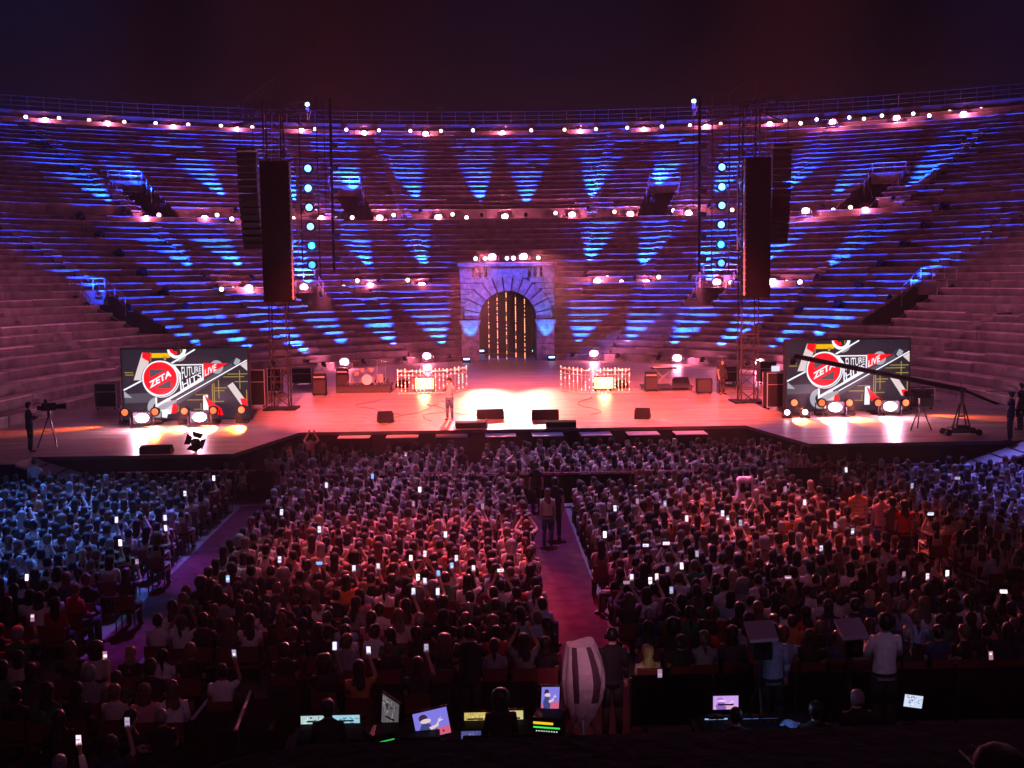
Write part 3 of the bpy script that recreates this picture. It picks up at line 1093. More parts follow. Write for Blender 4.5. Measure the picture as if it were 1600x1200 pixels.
SCM = [disp_mat('screen_black', (.022, .016, .028), 1), disp_mat('screen_red', (1, .005, .012), 1.15), disp_mat('screen_white', (.92, .92, 1), 1.15),
       disp_mat('screen_yellow', (1, .52, .0), 1.0), disp_mat('screen_grey', (.42, .42, .48), 1), disp_mat('screen_olive', (.42, .32, .05), 1),
       disp_mat('screen_slate', (.085, .075, .10), 1), disp_mat('screen_pale', (.8, .66, .66), 1), disp_mat('screen_dark', (.006, .005, .008), 1)]
K, RD, WH, YE, GR, OL, SL, PA, DK = range(9)


def text_polys(txt, size, shear=0.0, bold=.0, stretch=1.0):
    cu = bpy.data.curves.new('t', 'FONT')
    cu.body = txt
    cu.size = size
    cu.shear = shear
    cu.offset = bold
    cu.resolution_u = 3
    ob = bpy.data.objects.new('t', cu)
    COL.objects.link(ob)
    dg = bpy.context.evaluated_depsgraph_get()
    me = bpy.data.meshes.new_from_object(ob.evaluated_get(dg))
    vs = [(v.co.x * stretch, v.co.y) for v in me.vertices]
    fs = [tuple(p.vertices) for p in me.polygons]
    bpy.data.objects.remove(ob)
    bpy.data.curves.remove(cu)
    bpy.data.meshes.remove(me)
    return vs, fs


def screen_art(mb, W, H):
    # art in units of the photo's zoom: x 85..1525, y 105..920 -> W x H metres, y up
    lay = [0]
    sx, sy = W / 1440.0, H / 815.0

    def P(x, y):
        return ((x - 85) * sx - W / 2, (920 - y) * sy)

    def poly(pts_, mi):
        lay[0] += 1
        yo = -.012 - .0016 * lay[0]
        # keep inside the display
        q = [(min(max(x, 86), 1524), min(max(y, 106), 919)) for x, y in pts_]
        mb.add([(P(x, y)[0], yo, P(x, y)[1]) for x, y in q], [tuple(range(len(q)))], mi)

    def ring(cx, cy, r, mi, n=40, a0=0, a1=360, ri=0):
        o = [(cx + r * math.cos(R(a0 + (a1 - a0) * i / n)), cy + r * math.sin(R(a0 + (a1 - a0) * i / n))) for i in range(n + 1)]
        if ri:
            lay[0] += 1
            yo = -.012 - .0016 * lay[0]
            q = [(cx + ri * math.cos(R(a0 + (a1 - a0) * i / n)), cy + ri * math.sin(R(a0 + (a1 - a0) * i / n))) for i in range(n + 1)]
            cl = lambda x, y: P(min(max(x, 86), 1524), min(max(y, 106), 919))
            for i in range(n):
                mb.add([(cl(*p)[0], yo, cl(*p)[1]) for p in (o[i], o[i + 1], q[i + 1], q[i])], [(0, 1, 2, 3)], mi)
        else:
            poly(o[:-1], mi)

    def text(txt, pts3, mi, shear=0, bold=0.0):
        # maps the text's own box to the parallelogram pts3 = (bottom left, bottom right, top left)
        vs, fs = text_polys(txt, 1, shear, bold)
        x0, x1 = min(v[0] for v in vs), max(v[0] for v in vs)
        y0, y1 = min(v[1] for v in vs), max(v[1] for v in vs)
        lay[0] += 1
        yo = -.012 - .0016 * lay[0]
        bl, br, tl = [Vector(p) for p in pts3[:3]]
        tr_ = Vector(pts3[3]) if len(pts3) > 3 else tl + br - bl
        out = []
        for vx, vy in vs:
            u, v = (vx - x0) / (x1 - x0), (vy - y0) / (y1 - y0)
            p = bl * (1 - u) * (1 - v) + br * u * (1 - v) + tl * (1 - u) * v + tr_ * u * v
            out.append((P(p.x, p.y)[0], yo, P(p.x, p.y)[1]))
        mb.add(out, fs, mi)

    def bar(x0, y0, x1, y1, w_, mi):
        d = Vector((x1 - x0, y1 - y0)).normalized()
        n_ = Vector((-d.y, d.x)) * w_ / 2
        poly([(x0 + n_.x, y0 + n_.y), (x1 + n_.x, y1 + n_.y), (x1 - n_.x, y1 - n_.y), (x0 - n_.x, y0 - n_.y)], mi)

    # background slate patches and circuit lines
    poly([(100, 620), (450, 610), (420, 720), (100, 730)], SL)
    for y, x0, x1 in ((640, 850, 1050), (700, 760, 1000), (405, 1240, 1520), (437, 1200, 1480), (495, 1370, 1520), (565, 1140, 1280), (597, 1140, 1250), (722, 1080, 1240), (830, 680, 760), (400, 120, 215), (372, 110, 210), (810, 890, 990)):
        bar(x0, y, x1, y, 9, OL)
    for x, y0, y1 in ((1112, 500, 740), (1132, 500, 740), (1185, 470, 690), (1430, 360, 580), (1505, 590, 780), (712, 730, 830), (975, 740, 800), (420, 140, 260), (765, 110, 200)):
        bar(x, y0, x, y1, 9, OL)
    # yellow bar
    poly([(430, 150), (640, 150), (640, 205), (430, 205)], YE)
    poly([(560, 190), (610, 190), (585, 240), (575, 240)], OL)
    # red and white blocks
    poly([(325, 140), (425, 150), (340, 460), (215, 460)], PA)
    poly([(328, 138), (428, 150), (400, 250), (320, 200)], RD)
    ring(720, 110, 108, WH, 24, 0, 180, 70)
    ring(735, 150, 100, GR, 24, 20, 110, 60)
    ring(700, 100, 66, RD, 24, 60, 180, 30)
    # diagonal beams
    bar(620, 290, 930, 110, 20, WH)
    bar(95, 575, 330, 455, 18, WH)
    poly([(100, 585), (190, 665), (100, 660)], GR)
    bar(560, 745, 1380, 235, 8, SL)
    bar(600, 775, 1360, 305, 100, K)
    bar(600, 775, 1360, 305, 74, SL)
    ring(1170, 320, 78, GR, 28)
    poly([(1400, 215), (1450, 245), (1410, 320), (1365, 280)], GR)
    poly([(1430, 290), (1522, 245), (1522, 370)], PA)
    bar(500, 805, 1520, 245, 24, DK)
    bar(500, 805, 1520, 245, 13, WH)
    # big half discs at the bottom
    ring(480, 780, 118, GR, 30, 60, 280, 55)
    ring(555, 760, 100, PA, 30, 0, 360)
    poly([(480, 745), (700, 690), (700, 720), (510, 830)], GR)
    ring(600, 760, 100, WH, 20, 0, 110)
    poly([(655, 735), (705, 745), (690, 850), (630, 855)], RD)
    poly([(510, 810), (610, 800), (580, 905), (520, 895)], WH)
    poly([(1005, 650), (1062, 640), (1062, 860), (1000, 860)], WH)
    poly([(1020, 645), (1150, 760), (1210, 800), (1232, 880), (1175, 885), (1150, 830), (1080, 820)], RD)
    poly([(1290, 540), (1352, 500), (1500, 720), (1440, 765)], PA)
    poly([(1430, 690), (1505, 690), (1518, 775), (1450, 760)], RD)
    # logo: disc, frame and lettering
    poly([(455, 640), (475, 640), (475, 745), (1020, 440), (1020, 470), (455, 785)], WH)
    poly([(478, 620), (1016, 290), (1016, 440), (478, 738)], K)
    ring(530, 450, 222, K, 60)
    ring(530, 450, 214, WH, 60)
    ring(530, 450, 204, K, 60)
    ring(522, 442, 206, WH, 60)
    ring(522, 442, 190, RD, 60)
    poly([(400, 330), (640, 330), (640, 565), (400, 565)], RD)
    poly([(408, 338), (600, 338), (408, 430)], SL)
    poly([(640, 460), (640, 558), (460, 558)], SL)
    text('ZETA', ((400, 558), (655, 415), (375, 492)), WH, .25, .035)
    poly([(665, 282), (1022, 282), (1022, 445), (760, 590), (750, 590), (745, 400)], WH)
    poly([(700, 296), (1006, 296), (1006, 435), (765, 572), (760, 380)], DK)
    text('FUTURE', ((775, 462), (996, 360), (770, 312), (996, 308)), WH, 0, .006)
    text('HITS', ((780, 566), (996, 446), (768, 484), (996, 372)), WH, 0, .012)
    poly([(1022, 270), (1310, 276), (1028, 440)], RD)
    text('LIVE', ((1035, 425), (1180, 352), (1028, 352)), WH, .2, .02)


for nm, x0, x1, yt, yb, cx in (('left', 192, 388, 545, 655, None), ('right', 1228, 1420, 531, 641, None)):
    g = atz((x0 + x1) / 2, yb, DZ + .12)
    Y = g.y
    a, b = aty(x0, (yt + yb) / 2, Y).x, aty(x1, (yt + yb) / 2, Y).x
    zt = aty((x0 + x1) / 2, yt, Y).z
    W, H = b - a, zt - DZ - .14
    ln = 'wide video screen with red logo, %s' % ('left of the stage' if nm == 'left' else 'crossed by the crane arm')
    s_ = thing('video_screen', ln, 'screen', ((a + b) / 2, Y, DZ), 0, 'video screens beside the stage')
    m = MB()
    m.box((0, .12, H / 2 + .14), (W + .14, .2, H + .12))
    for k in range(5):
        m.box((-W / 2 + W * (k + .5) / 5, .5, .06), (.12, 1.1, .12))
        m.tube((-W / 2 + W * (k + .5) / 5, .9, .1), (-W / 2 + W * (k + .5) / 5, .2, H), .04)
    m.build('cabinet_frame', M['black'], s_)
    m = MB()
    m.span((-W / 2, -.008, .0), (W / 2, .01, H), 0)
    screen_art(m, W, H)
    d_ = m.build('display', SCM, s_, loc=(0, 0, .14))
    ar = light('screen_spill', 'AREA', (0, -.3, H / 2), 60, (1, .25, .3), None, 2.5, parent=s_)
    ar.rotation_euler = (R(90), 0, 0)
    # floor lamps in front of the screen
if True:
    for nm, lst in (('left', [(196, 644), (243, 643), (289, 642), (334, 641), (378, 640)]), ('right', [(1240, 629), (1283, 629), (1326, 629), (1371, 629), (1414, 629)])):
        for i, (px, py) in enumerate(lst):
            Y = 48.9 if nm == 'left' else 48.4
            p = aty(px, py, Y)
            r = thing('orange_lamp', 'round orange lamp standing before the %s video screen, %s from the left' % (nm, ORD[i]), 'stage light', (p.x, Y, DZ), 0, 'orange lamps before the video screens')
            zc = p.z - DZ
            m = MB()
            m.loft([((0, 0, -.24), .15, .15), ((0, 0, 0), .2, .2), ((0, 0, .1), .21, .21)], 14)
            m.v = [(x, -z, y + zc) for x, y, z in m.v]
            m.build('housing', M['black'], r)
            m = MB()
            m.loft([((0, 0, .105), .14, .14), ((0, 0, .13), .12, .12)], 16)
            m.v = [(x, -z, y + zc) for x, y, z in m.v]
            m.build('lens', M['lens_orange'], r)
            MB().tube((-.24, 0, zc), (-.24, 0, .12), .025).tube((.24, 0, zc), (.24, 0, .12), .025).box((0, 0, .07), (.5, .36, .14)).build('base', M['black'], r)
            # the lamp's own narrow beam on the deck in front of it
            dx = {('left', 0): -2.0, ('right', 4): 2.0, ('left', 1): .25}.get((nm, i), 0.0)
            e_ = 9000 if abs(dx) < 1 else 4000
            sgl = light('orange_beam', 'SPOT', (0, -.22, zc + .02), e_, (1, .13, .012), None, .02, 40, .8, parent=r)
            sgl.rotation_euler = Vector((dx, -1.15, -zc)).to_track_quat('-Z', 'Y').to_euler()
        for i, (px, py) in enumerate(((222, 653), (312, 653)) if nm == 'left' else ((1305, 637), (1391, 636))):
            p = aty(px, py, 47.6)
            put_lamp('b', (p.x, 47.6, DZ), 'blinding white pink lamp on the deck before the %s screen, %s one' % (nm, ('left', 'right')[i]), 'glaring lamps before the video screens', lens='lens_pink', energy=0)
            light('deck_glow', 'POINT', (p.x, 47.0, DZ + .6), 420, (1, .42, .6), None, .15)
for i, (px, py) in enumerate(((1230, 640), (1258, 638))):
    p = aty(px, py, 47.6)
    put_lamp('w', (p.x, 47.6, DZ), 'small white lamp at the left foot of the right screen, %s one' % ('left', 'right')[i], 'small lamps before the right screen', lens='lens_white', energy=0, scale=.6)

# ---------------------------------------------------------------- stage equipment
def wedge(px, py, w_, h, label, rz=0.0, d=.55, grp='monitor wedges on the stage'):
    p = atz(px, py, DZ)
    r = thing('monitor_wedge', label, 'monitor speaker', (p.x, p.y, DZ), rz, grp)
    m = MB()
    m.prism([(-d / 2, 0), (d / 2, 0), (d / 2, h * .35), (d * .1, h), (-d / 2, h * .8)], -w_ / 2, w_ / 2, 'x')
    m.build('cabinet', M['black'], r, bevel=.02)
    m = MB()
    m.prism([(d * .5 + .002, h * .37), (d * .5 + .012, h * .38), (d * .1 + .014, h * .97), (d * .1 + .002, h * .96)], -w_ / 2 + .03, w_ / 2 - .03, 'x')
    m.build('grille', M['grey'], r)
    return r


wedge(602, 660, .62, .48, 'small black monitor wedge at the stage front, far left one', .3)
wedge(766, 654, 1.15, .42, 'wide black monitor wedge left of centre on the stage front', .05)
wedge(852, 655, 1.15, .42, 'wide black monitor wedge right of centre on the stage front', -.05)
wedge(1004, 654, .62, .46, 'small black monitor wedge at the stage front, far right one', -.3)
wedge(735, 668, 1.2, .28, 'low dark wedge on the very edge of the stage, left one', .1)
wedge(877, 667, 1.2, .28, 'low dark wedge on the very edge of the stage, right one', -.1)
wedge(245, 708, 1.1, .30, 'low dark wedge on the edge of the left stage wing', .05)
wedge(628, 606, .5, .45, 'small black wedge behind the left glowing balustrade', .9)
wedge(972, 606, .5, .45, 'small black wedge behind the right glowing balustrade', -.9)
wedge(598, 605, .7, .5, 'grey wedge on the drum platform, right end', -.6)
wedge(1064, 603, .8, .5, 'grey wedge on the keyboard platform, right end', -.6)
p = atz(308, 708, DZ)
r = thing('floor_spotlight', 'black spotlight with open barn doors on the left stage wing', 'stage light', (p.x, p.y, DZ), .4)
m = MB()
m.loft([((0, 0, 0), .15, .15), ((0, 0, .3), .17, .17)], 12)
rot = Matrix.Rotation(R(-60), 3, 'X')
m.v = [tuple(rot @ Vector(v) + Vector((0, 0, .22))) for v in m.v]
m.build('housing', M['black'], r)
m = MB()
for a in range(4):
    q = Matrix.Rotation(R(90 * a + 20), 3, 'Y')
    m.add([q @ Vector(v) + Vector((0, .25, .36)) for v in ((-.14, 0, .16), (.14, 0, .16), (.2, .12, .34), (-.2, .12, .34))], [(0, 1, 2, 3)])
m.build('barn_door', M['black'], r)


def amp(px, py, w_, h, label, head=True, z=DZ):
    p = atz(px, py, z)
    r = thing('amplifier_stack', label, 'amplifier', (p.x, p.y + .2, z), 0, 'amplifiers on the stage')
    MB().box((0, 0, h * .36 + .06), (w_, .42, h * .72)).build('cabinet', M['black'], r, bevel=.025)
    m = MB()
    m.box((0, -.215, h * .36 + .06), (w_ * .86, .02, h * .6))
    m.build('grille', M['grey'], r)
    if head:
        MB().box((0, 0, h * .86 + .04), (w_ * .94, .36, h * .22)).build('amplifier_head', M['black'], r, bevel=.02)
        MB().box((0, -.19, h * .86), (w_ * .8, .015, h * .07)).box((0, -.02, h * .985), (w_ * .9, .3, .015)).build('control_panel', M['steel'], r)
    m = MB()
    for x in (-1, 1):
        for y in (-1, 1):
            m.tube((x * w_ * .4, y * .16, 0), (x * w_ * .4, y * .16, .06), .035)
    m.build('castor', M['alu'], r)
    return r


amp(499, 619, .72, 1.15, 'black guitar amplifier stack alone on the left of the stage')
amp(1101, 616, .78, 1.0, 'black speaker cabinet alone on the right of the stage', False)
amp(535, 611, .68, 1.2, 'black amplifier stack at the left end of the drum platform')
amp(1018, 612, .66, 1.0, 'black amplifier stack at the left end of the keyboard platform')


def flight_case(px, py, w_, d, h, label, z=DZ):
    p = atz(px, py, z)
    r = thing('flight_case', label, 'flight case', (p.x, p.y + d / 2, z), random.uniform(-.1, .1), 'black flight cases on the stage')
    MB().box((0, 0, h / 2 + .08), (w_, d, h - .08)).build('box', M['black'], r, bevel=.02)
    m = MB()
    for x in (-1, 1):
        for y in (-1, 1):
            m.box((x * w_ / 2, y * d / 2, h / 2 + .08), (.035, .035, h - .06))
    for z_ in (.12, h * .7, h + .03):
        m.box((0, -d / 2, z_), (w_ + .02, .02, .025))
    m.build('edge_trim', M['steel'], r)
    m = MB()
    for x in (-1, 1):
        for y in (-1, 1):
            m.tube((x * w_ * .4, y * d * .4, 0), (x * w_ * .4, y * d * .4, .09), .05)
    m.build('castor', M['black'], r)


flight_case(402, 637, .75, .7, 1.75, 'tall black flight case against the right edge of the left screen')
flight_case(472, 602, 1.1, .8, .95, 'low wide flight case behind the left amplifier stack')
flight_case(426, 615, .9, .8, 1.3, 'black flight case behind the foot of the left tower')
flight_case(1140, 600, 1.0, .8, .95, 'low wide flight case behind the roadie near the right tower')
flight_case(1212, 640, .8, .7, 1.6, 'tall black flight case against the left edge of the right screen')
flight_case(1200, 600, .9, .8, 1.2, 'black flight case behind the right tower')
flight_case(165, 640, 1.0, .8, 1.2, 'black flight case left of the left screen')
flight_case(1440, 640, 1.1, .8, .9, 'black flight case right of the right screen')

# drum platform
p = atz(568, 614, DZ)
r = thing('drum_platform', 'low grey platform carrying the drum kit', 'platform', (p.x, p.y + .9, DZ))
MB().box((0, 0, .32), (2.9, 1.9, .08)).build('top', M['grey'], r)
m = MB()
for x in (-1.35, 0, 1.35):
    for y in (-.85, .85):
        m.tube((x, y, 0), (x, y, .3), .035)
m.box((0, -.93, .16), (2.86, .02, .3))
m.build('frame', M['alu'], r)
dk_ = thing('drum_kit', 'drum kit with brass cymbals on the low grey platform', 'drum kit', (p.x + .15, p.y + .9, DZ + .36), 0)
M['drum'] = mat('drum_shell', (.25, .22, .26), .35)
M['brass'] = mat('cymbal_brass', (.75, .55, .25), .25, .9)
M['skin_head'] = mat('drum_head', (.6, .58, .58), .5)


def drum(x, y, z, r_, h, axis='z', nm='tom_drum'):
    m = MB()
    if axis == 'z':
        m.tube((x, y, z), (x, y, z + h), r_, 18)
        m.tube((x, y, z + h), (x, y, z + h + .012), r_ * .96, 18, 1)
        m.tube((x + r_, y, z), (x + r_, y, 0), .015, 5, 2)
    else:
        m.tube((x, y, z), (x, y + h, z), r_, 22)
        m.tube((x, y - .012, z), (x, y, z), r_ * .94, 22, 1)
    m.build(nm, [M['drum'], M['skin_head'], M['steel']], dk_)


drum(0, -.45, .3, .29, .42, 'y', 'bass_drum')
drum(-.25, -.25, .68, .15, .2)
drum(.2, -.25, .68, .16, .22)
drum(.65, 0, .12, .2, .4, nm='floor_tom')
drum(-.6, 0, .5, .18, .15, nm='snare_drum')
for x, y, z, r_ in ((-.75, -.35, 1.25, .24), (.55, -.4, 1.35, .26), (-1.0, .1, .85, .19), (.95, .2, 1.2, .25)):
    m = MB()
    m.tube((x, y, 0), (x, y, z), .014, 6)
    for a in range(3):
        m.tube((x, y, .3), (x + .25 * math.cos(a * 2.1), y + .25 * math.sin(a * 2.1), 0), .012, 5)
    m.loft([((x, y, z), r_, r_), ((x, y, z + .012), r_ * .96, r_ * .96), ((x, y, z + .04), .05, .05), ((x, y, z + .055), .02, .02)], 18, 1)
    m.build('cymbal', [M['steel'], M['brass']], dk_)
# keyboard platform
p = atz(1045, 611, DZ)
r = thing('keyboard_platform', 'low grey platform carrying the keyboard stand', 'platform', (p.x, p.y + .8, DZ))
MB().box((0, 0, .2), (2.6, 1.6, .07)).build('top', M['grey'], r)
m = MB()
for x in (-1.2, 0, 1.2):
    for y in (-.7, .7):
        m.tube((x, y, 0), (x, y, .2), .035)
m.build('frame', M['alu'], r)
kb = thing('keyboard_stand', 'stage keyboards on a crossed stand on the right platform', 'keyboard', (p.x - .1, p.y + .7, DZ + .24))
m = MB()
for y in (-.2, .2):
    m.tube((-.55, y, 0), (.35, y, .85), .02).tube((.35, y, 0), (-.55, y, .85), .02)
m.tube((-.5, -.3, .85), (-.5, .3, 1.15), .02).tube((.4, -.3, .85), (.4, .3, 1.15), .02)
m.build('stand', M['steel'], kb)
MB().box((-.05, -.05, .92), (1.35, .36, .1)).build('keyboard', M['black'], kb, bevel=.015)
MB().box((-.05, -.2, .975), (1.2, .14, .02)).build('keys', M['white'], kb)
MB().box((-.05, .15, 1.2), (1.1, .3, .08)).build('upper_keyboard', M['grey'], kb, bevel=.015)
# mixing rack behind the right tower, with small lit displays
p = atz(1222, 610, DZ)
r = thing('side_desk', 'cluttered monitor mixing desk with small lit displays behind right tower', 'mixing desk', (p.x, p.y + .3, DZ))
MB().box((0, 0, .85), (1.5, .8, .16), rx=.15).box((-.6, 0, .4), (.08, .6, .8)).box((.6, 0, .4), (.08, .6, .8)).build('desk', M['black'], r, bevel=.02)
MB().box((-.3, -.1, 1.12), (.42, .03, .28)).box((.3, -.1, 1.1), (.36, .03, .22)).build('display', mat('pale_display', (0, 0, 0), .4, emit=(.5, .5, .9), estr=1.6), r)
# small music gear: microphone stands
for i, px in enumerate((640, 930, 870)):
    pass

# curved balustrades wound with light strings
M['led'] = mat('string_led', (.9, .8, .7), .4, emit=(1, .50, .34), estr=2.6)
M['ledbar'] = mat('glowing_panel', (.9, .6, .3), .5, emit=(1, .36, .16), estr=2.2)
for side, xa, xb, lab in ((-1, 619, 729, 'left'), (1, 878, 989, 'right')):
    a, b = atz(xa, 621 if side < 0 else 613, DZ), atz(xb, 612 if side < 0 else 619, DZ)
    # arc bulging to the audience on the inner side
    c = (a + b) / 2
    cx, cy = c.x, c.y + 1.0
    half = (b.x - a.x) / 2
    r = thing('glowing_balustrade', 'curved balustrade wound with bulb strings, %s of the singer centre' % lab, 'balustrade', (cx, cy, DZ), 0, 'curved glowing balustrades')
    N = 19
    pts_ = []
    for i in range(N):
        t = i / (N - 1)
        # flat on the outer side, curling back on the inner side
        u = -1 + 2 * t
        inner = u if side < 0 else -u
        yb = -1.05 + (1.9 * max(0, inner) ** 2.2) + .25 * max(0, -inner) ** 2
        pts_.append(Vector((half * u, yb, 0)))
    rl = MB()
    rl.path([q + Vector((0, 0, 1.22)) for q in pts_], .04, 6)
    rl.path([q + Vector((0, 0, .98)) for q in pts_], .02, 5)
    rl.path([q + Vector((0, 0, .06)) for q in pts_], .035, 6)
    rl.build('rail', M['white'], r)
    for i, q in enumerate(pts_):
        m = MB()
        m.tube(q, q + Vector((0, 0, 1.26)), .022, 6)
        m.build('upright', M['steel'], r)
        m = MB()
        for k in range(9):
            z = .22 + k * .135 + random.uniform(-.02, .02)
            if random.random() < (.62 if i % 2 == 0 else .3):
                m.box(q + Vector((0, -.03, z)), (.045, .03, .075))
        m.path([pts_[i] + Vector((0, -.045, 1.22)), pts_[min(i + 1, N - 1)] + Vector((0, -.045, 1.22))] if i % 3 == 0 and i < N - 1 else [q + Vector((0, -.04, 1.24)), q + Vector((0, -.04, 1.3))], .02, 5)
        m.build('bulb_string', M['led'], r)
    fl = thing('flood_lamp', 'bright orange flood lamp behind the %s balustrade' % lab, 'stage light', (cx + (-.45 if side < 0 else .5), cy + .3, DZ), 0, 'flood lamps behind the balustrades')
    MB().box((0, .1, .45), (1.1, .16, .7)).box((-.4, .2, .05), (.08, .5, .1)).box((.4, .2, .05), (.08, .5, .1)).build('housing', M['black'], fl, bevel=.02)
    MB().box((0, .0, .45), (.98, .05, .58)).build('lens', M['ledbar'], fl)
    light('flood_glow', 'POINT', (0, -.4, .5), 320, (1, .25, .12), None, .3, parent=fl)

# low tables with pale tops in front of the stage
M['paletop'] = mat('pale_top', (.78, .74, .74), .5, noise=.08)
for i, (xa, xb) in enumerate(((529, 579), (604, 654), (681, 731), (758, 806), (831, 880), (906, 955), (979, 1029), (1053, 1103))):
    yy = 681.5 - i * .8
    q = atz((xa + xb) / 2, yy, 1.36)
    r = thing('subwoofer', 'black box with pale lit top before the stage, %s from the left' % ORD[i], 'subwoofer', (q.x, q.y, 0), 0, 'boxes with pale tops before the stage')
    w_ = (xb - xa) / 1800 * q.y
    MB().box((0, 0, .67), (w_ * .96, .9, 1.32)).build('cabinet', M['cloth_black'], r, bevel=.02)
    MB().box((0, 0, 1.35), (w_, .95, .03)).build('top_panel', M['paletop'], r)

# ramps at both ends of the wings
for side, lab in ((-1, 'left'), (1, 'right')):
    x0 = -17.6 if side < 0 else 17.2
    x1 = x0 + (4.4 if side < 0 else -4.4)
    r = thing('ramp', 'sloping plywood ramp with dark battens at the %s end of the stage' % lab, 'ramp', (0, 0, 0), 0, 'ramps at the ends of the stage')
    m = MB()
    y0, y1 = 38.5, 39.92
    m.add([(x0, y0, 1.52), (x1, y0, .05), (x1, y1, .05), (x0, y1, 1.52), (x0, y0, 1.44), (x1, y0, -.02), (x1, y1, -.02), (x0, y1, 1.44)],
          [(0, 1, 2, 3), (0, 4, 5, 1), (1, 5, 6, 2), (2, 6, 7, 3), (3, 7, 4, 0)])
    m.build('ramp_board', mat('ramp_plywood', (.5, .36, .28), .6, noise=.2), r)
    m = MB()
    for k in range(1, 7):
        t = k / 7
        m.tube((x0 + (x1 - x0) * t, y0, 1.52 + (.05 - 1.52) * t + .02), (x0 + (x1 - x0) * t, y1, 1.52 + (.05 - 1.52) * t + .02), .028, 4)
    m.build('batten', M['wood_dark'], r)
    m = MB()
    m.span((min(x0, x0 - side * -3.2), y0 + .02, 0), (max(x0, x0 - side * -3.2), y1 + .0, 1.5))
    m.build('landing', M['cloth_black'], r)
    m = MB()
    m.span((min(x0, x0 + side * 3.2), y0 + .02, 1.504), (max(x0, x0 + side * 3.2), y1, 1.53))
    m.build('landing_board', M['planks'], r)

# crowd barriers: red rail on dark posts
for i, (xa, xb, ya, lab) in enumerate(((186, 425, 737, 'far left'), (480, 690, 741, 'centre left'), (742, 1108, 739, 'centre right'), (1216, 1470, 727, 'far right'))):
    a, b = atz(xa, ya, 1.12), atz(xb, ya - (xb - xa) * .006, 1.12)
    y = (a.y + b.y) / 2
    r = thing('barrier', 'long low barrier with red top rail before the stage, %s section' % lab, 'barrier', (a.x, y, 0), 0, 'crowd barriers before the stage')
    L = b.x - a.x
    MB().tube((0, 0, 1.12), (L, 0, 1.12), .025, 6).build('top_rail', M['red_paint'], r)
    m = MB()
    m.span((0, .02, .1), (L, .05, 1.05))
    n_ = int(L / 1.2)
    for k in range(n_ + 1):
        MB().tube((L * k / n_, 0, 0), (L * k / n_, 0, 1.12), .03).build('post', M['alu'], r)
    m.build('panel', M['cloth_black'], r)

# television crane on the right wing
p = atz(1507, 681, DZ)
cr = thing('camera_crane', 'tall television camera crane with long arm on the right wing', 'camera crane', (p.x, p.y + .3, DZ))
cr.scale = (.58,) * 3
m = MB()
m.box((0, 0, .32), (1.5, .9, .3)).box((0, 0, .5), (.8, .6, .25))
m.build('base', M['black'], cr, bevel=.03)
for x in (-1.0, .95):
    for y in (-.45, .45):
        MB().tube((x - .0, y - .09, .2), (x, y + .09, .2), .2, 16).build('wheel', M['black'], cr)
MB().tube((-1.0, -.45, .3), (.95, -.45, .3), .05).tube((-1.0, .45, .3), (.95, .45, .3), .05).build('axle', M['alu'], cr)
m = MB()
for x, y in ((-.45, -.3), (.45, -.3), (.45, .3), (-.45, .3)):
    m.tube((x, y, .45), (x * .25, y * .25, 2.0), .05)
m.tube((-.2, 0, 1.2), (.2, 0, 1.2), .05).tube((0, 0, 2.0), (0, 0, 2.9), .12)
m.box((0, 0, 2.9), (.4, .4, .25)).tube((0, 0, 2.6), (-.15, 0, 3.6), .02).tube((-.35, .1, 2.4), (-.35, .1, 3.0), .02)
m.build('column', M['alu'], cr)
tip = (aty(1240, 556, p.y + .5) - Vector((p.x, p.y + .3, DZ))) / .58
tail = (aty(1592, 645, p.y - .2) - Vector((p.x, p.y + .3, DZ))) / .58
hub = Vector((0, 0, 2.9))
m = MB()
lattice(m, hub, tip, .22, .9, .05)
m.tube(hub, tail, .09).tube(tip, hub, .07)
m.build('arm', M['black'], cr)
MB().box(tail, (.6, .4, .5)).build('counterweight', M['black'], cr, bevel=.03)
MB().box(tip + Vector((-.1, 0, -.35)), (.35, .5, .35)).tube(tip, tip + Vector((0, 0, -.3)), .05).tube(tip + Vector((-.1, -.25, -.35)), tip + Vector((-.1, -.45, -.35)), .09).build('camera_head', M['black'], cr)
# television camera on a tripod, left wing
p = atz(76, 700, DZ)


def tv_camera(loc, rz, label, h=1.35, grp=None):
    r = thing('television_camera', label, 'television camera', loc, rz, grp)
    m = MB()
    for a in range(3):
        m.tube((0, 0, h - .15), (.45 * math.cos(a * 2.094 + .5), .45 * math.sin(a * 2.094 + .5), 0), .025)
        m.tube((0, 0, h * .45), (.25 * math.cos(a * 2.094 + .5), .25 * math.sin(a * 2.094 + .5), h * .45), .012)
    m.tube((0, 0, h - .2), (0, 0, h), .06)
    m.build('tripod', M['alu'], r)
    MB().box((0, 0, h + .15), (.24, .5, .28)).box((0, -.3, h + .12), (.14, .2, .16)).build('camera_body', M['black'], r, bevel=.02)
    MB().tube((0, .25, h + .15), (0, .6, h + .15), .09, 12, r2=.12).build('lens', M['black'], r)
    MB().box((-.02, -.1, h + .36), (.16, .12, .12)).tube((.0, -.25, h), (.3, -.7, h - .1), .015).build('viewfinder', M['grey'], r)
    return r


tv_camera((p.x, p.y + .2, DZ), -1.2, 'television camera on a tripod at the left end of the stage')
p = atz(1425, 655, DZ)
tv_camera((14.8, 43.4, DZ), .9, 'small television camera near the crane on the right wing', 1.2)

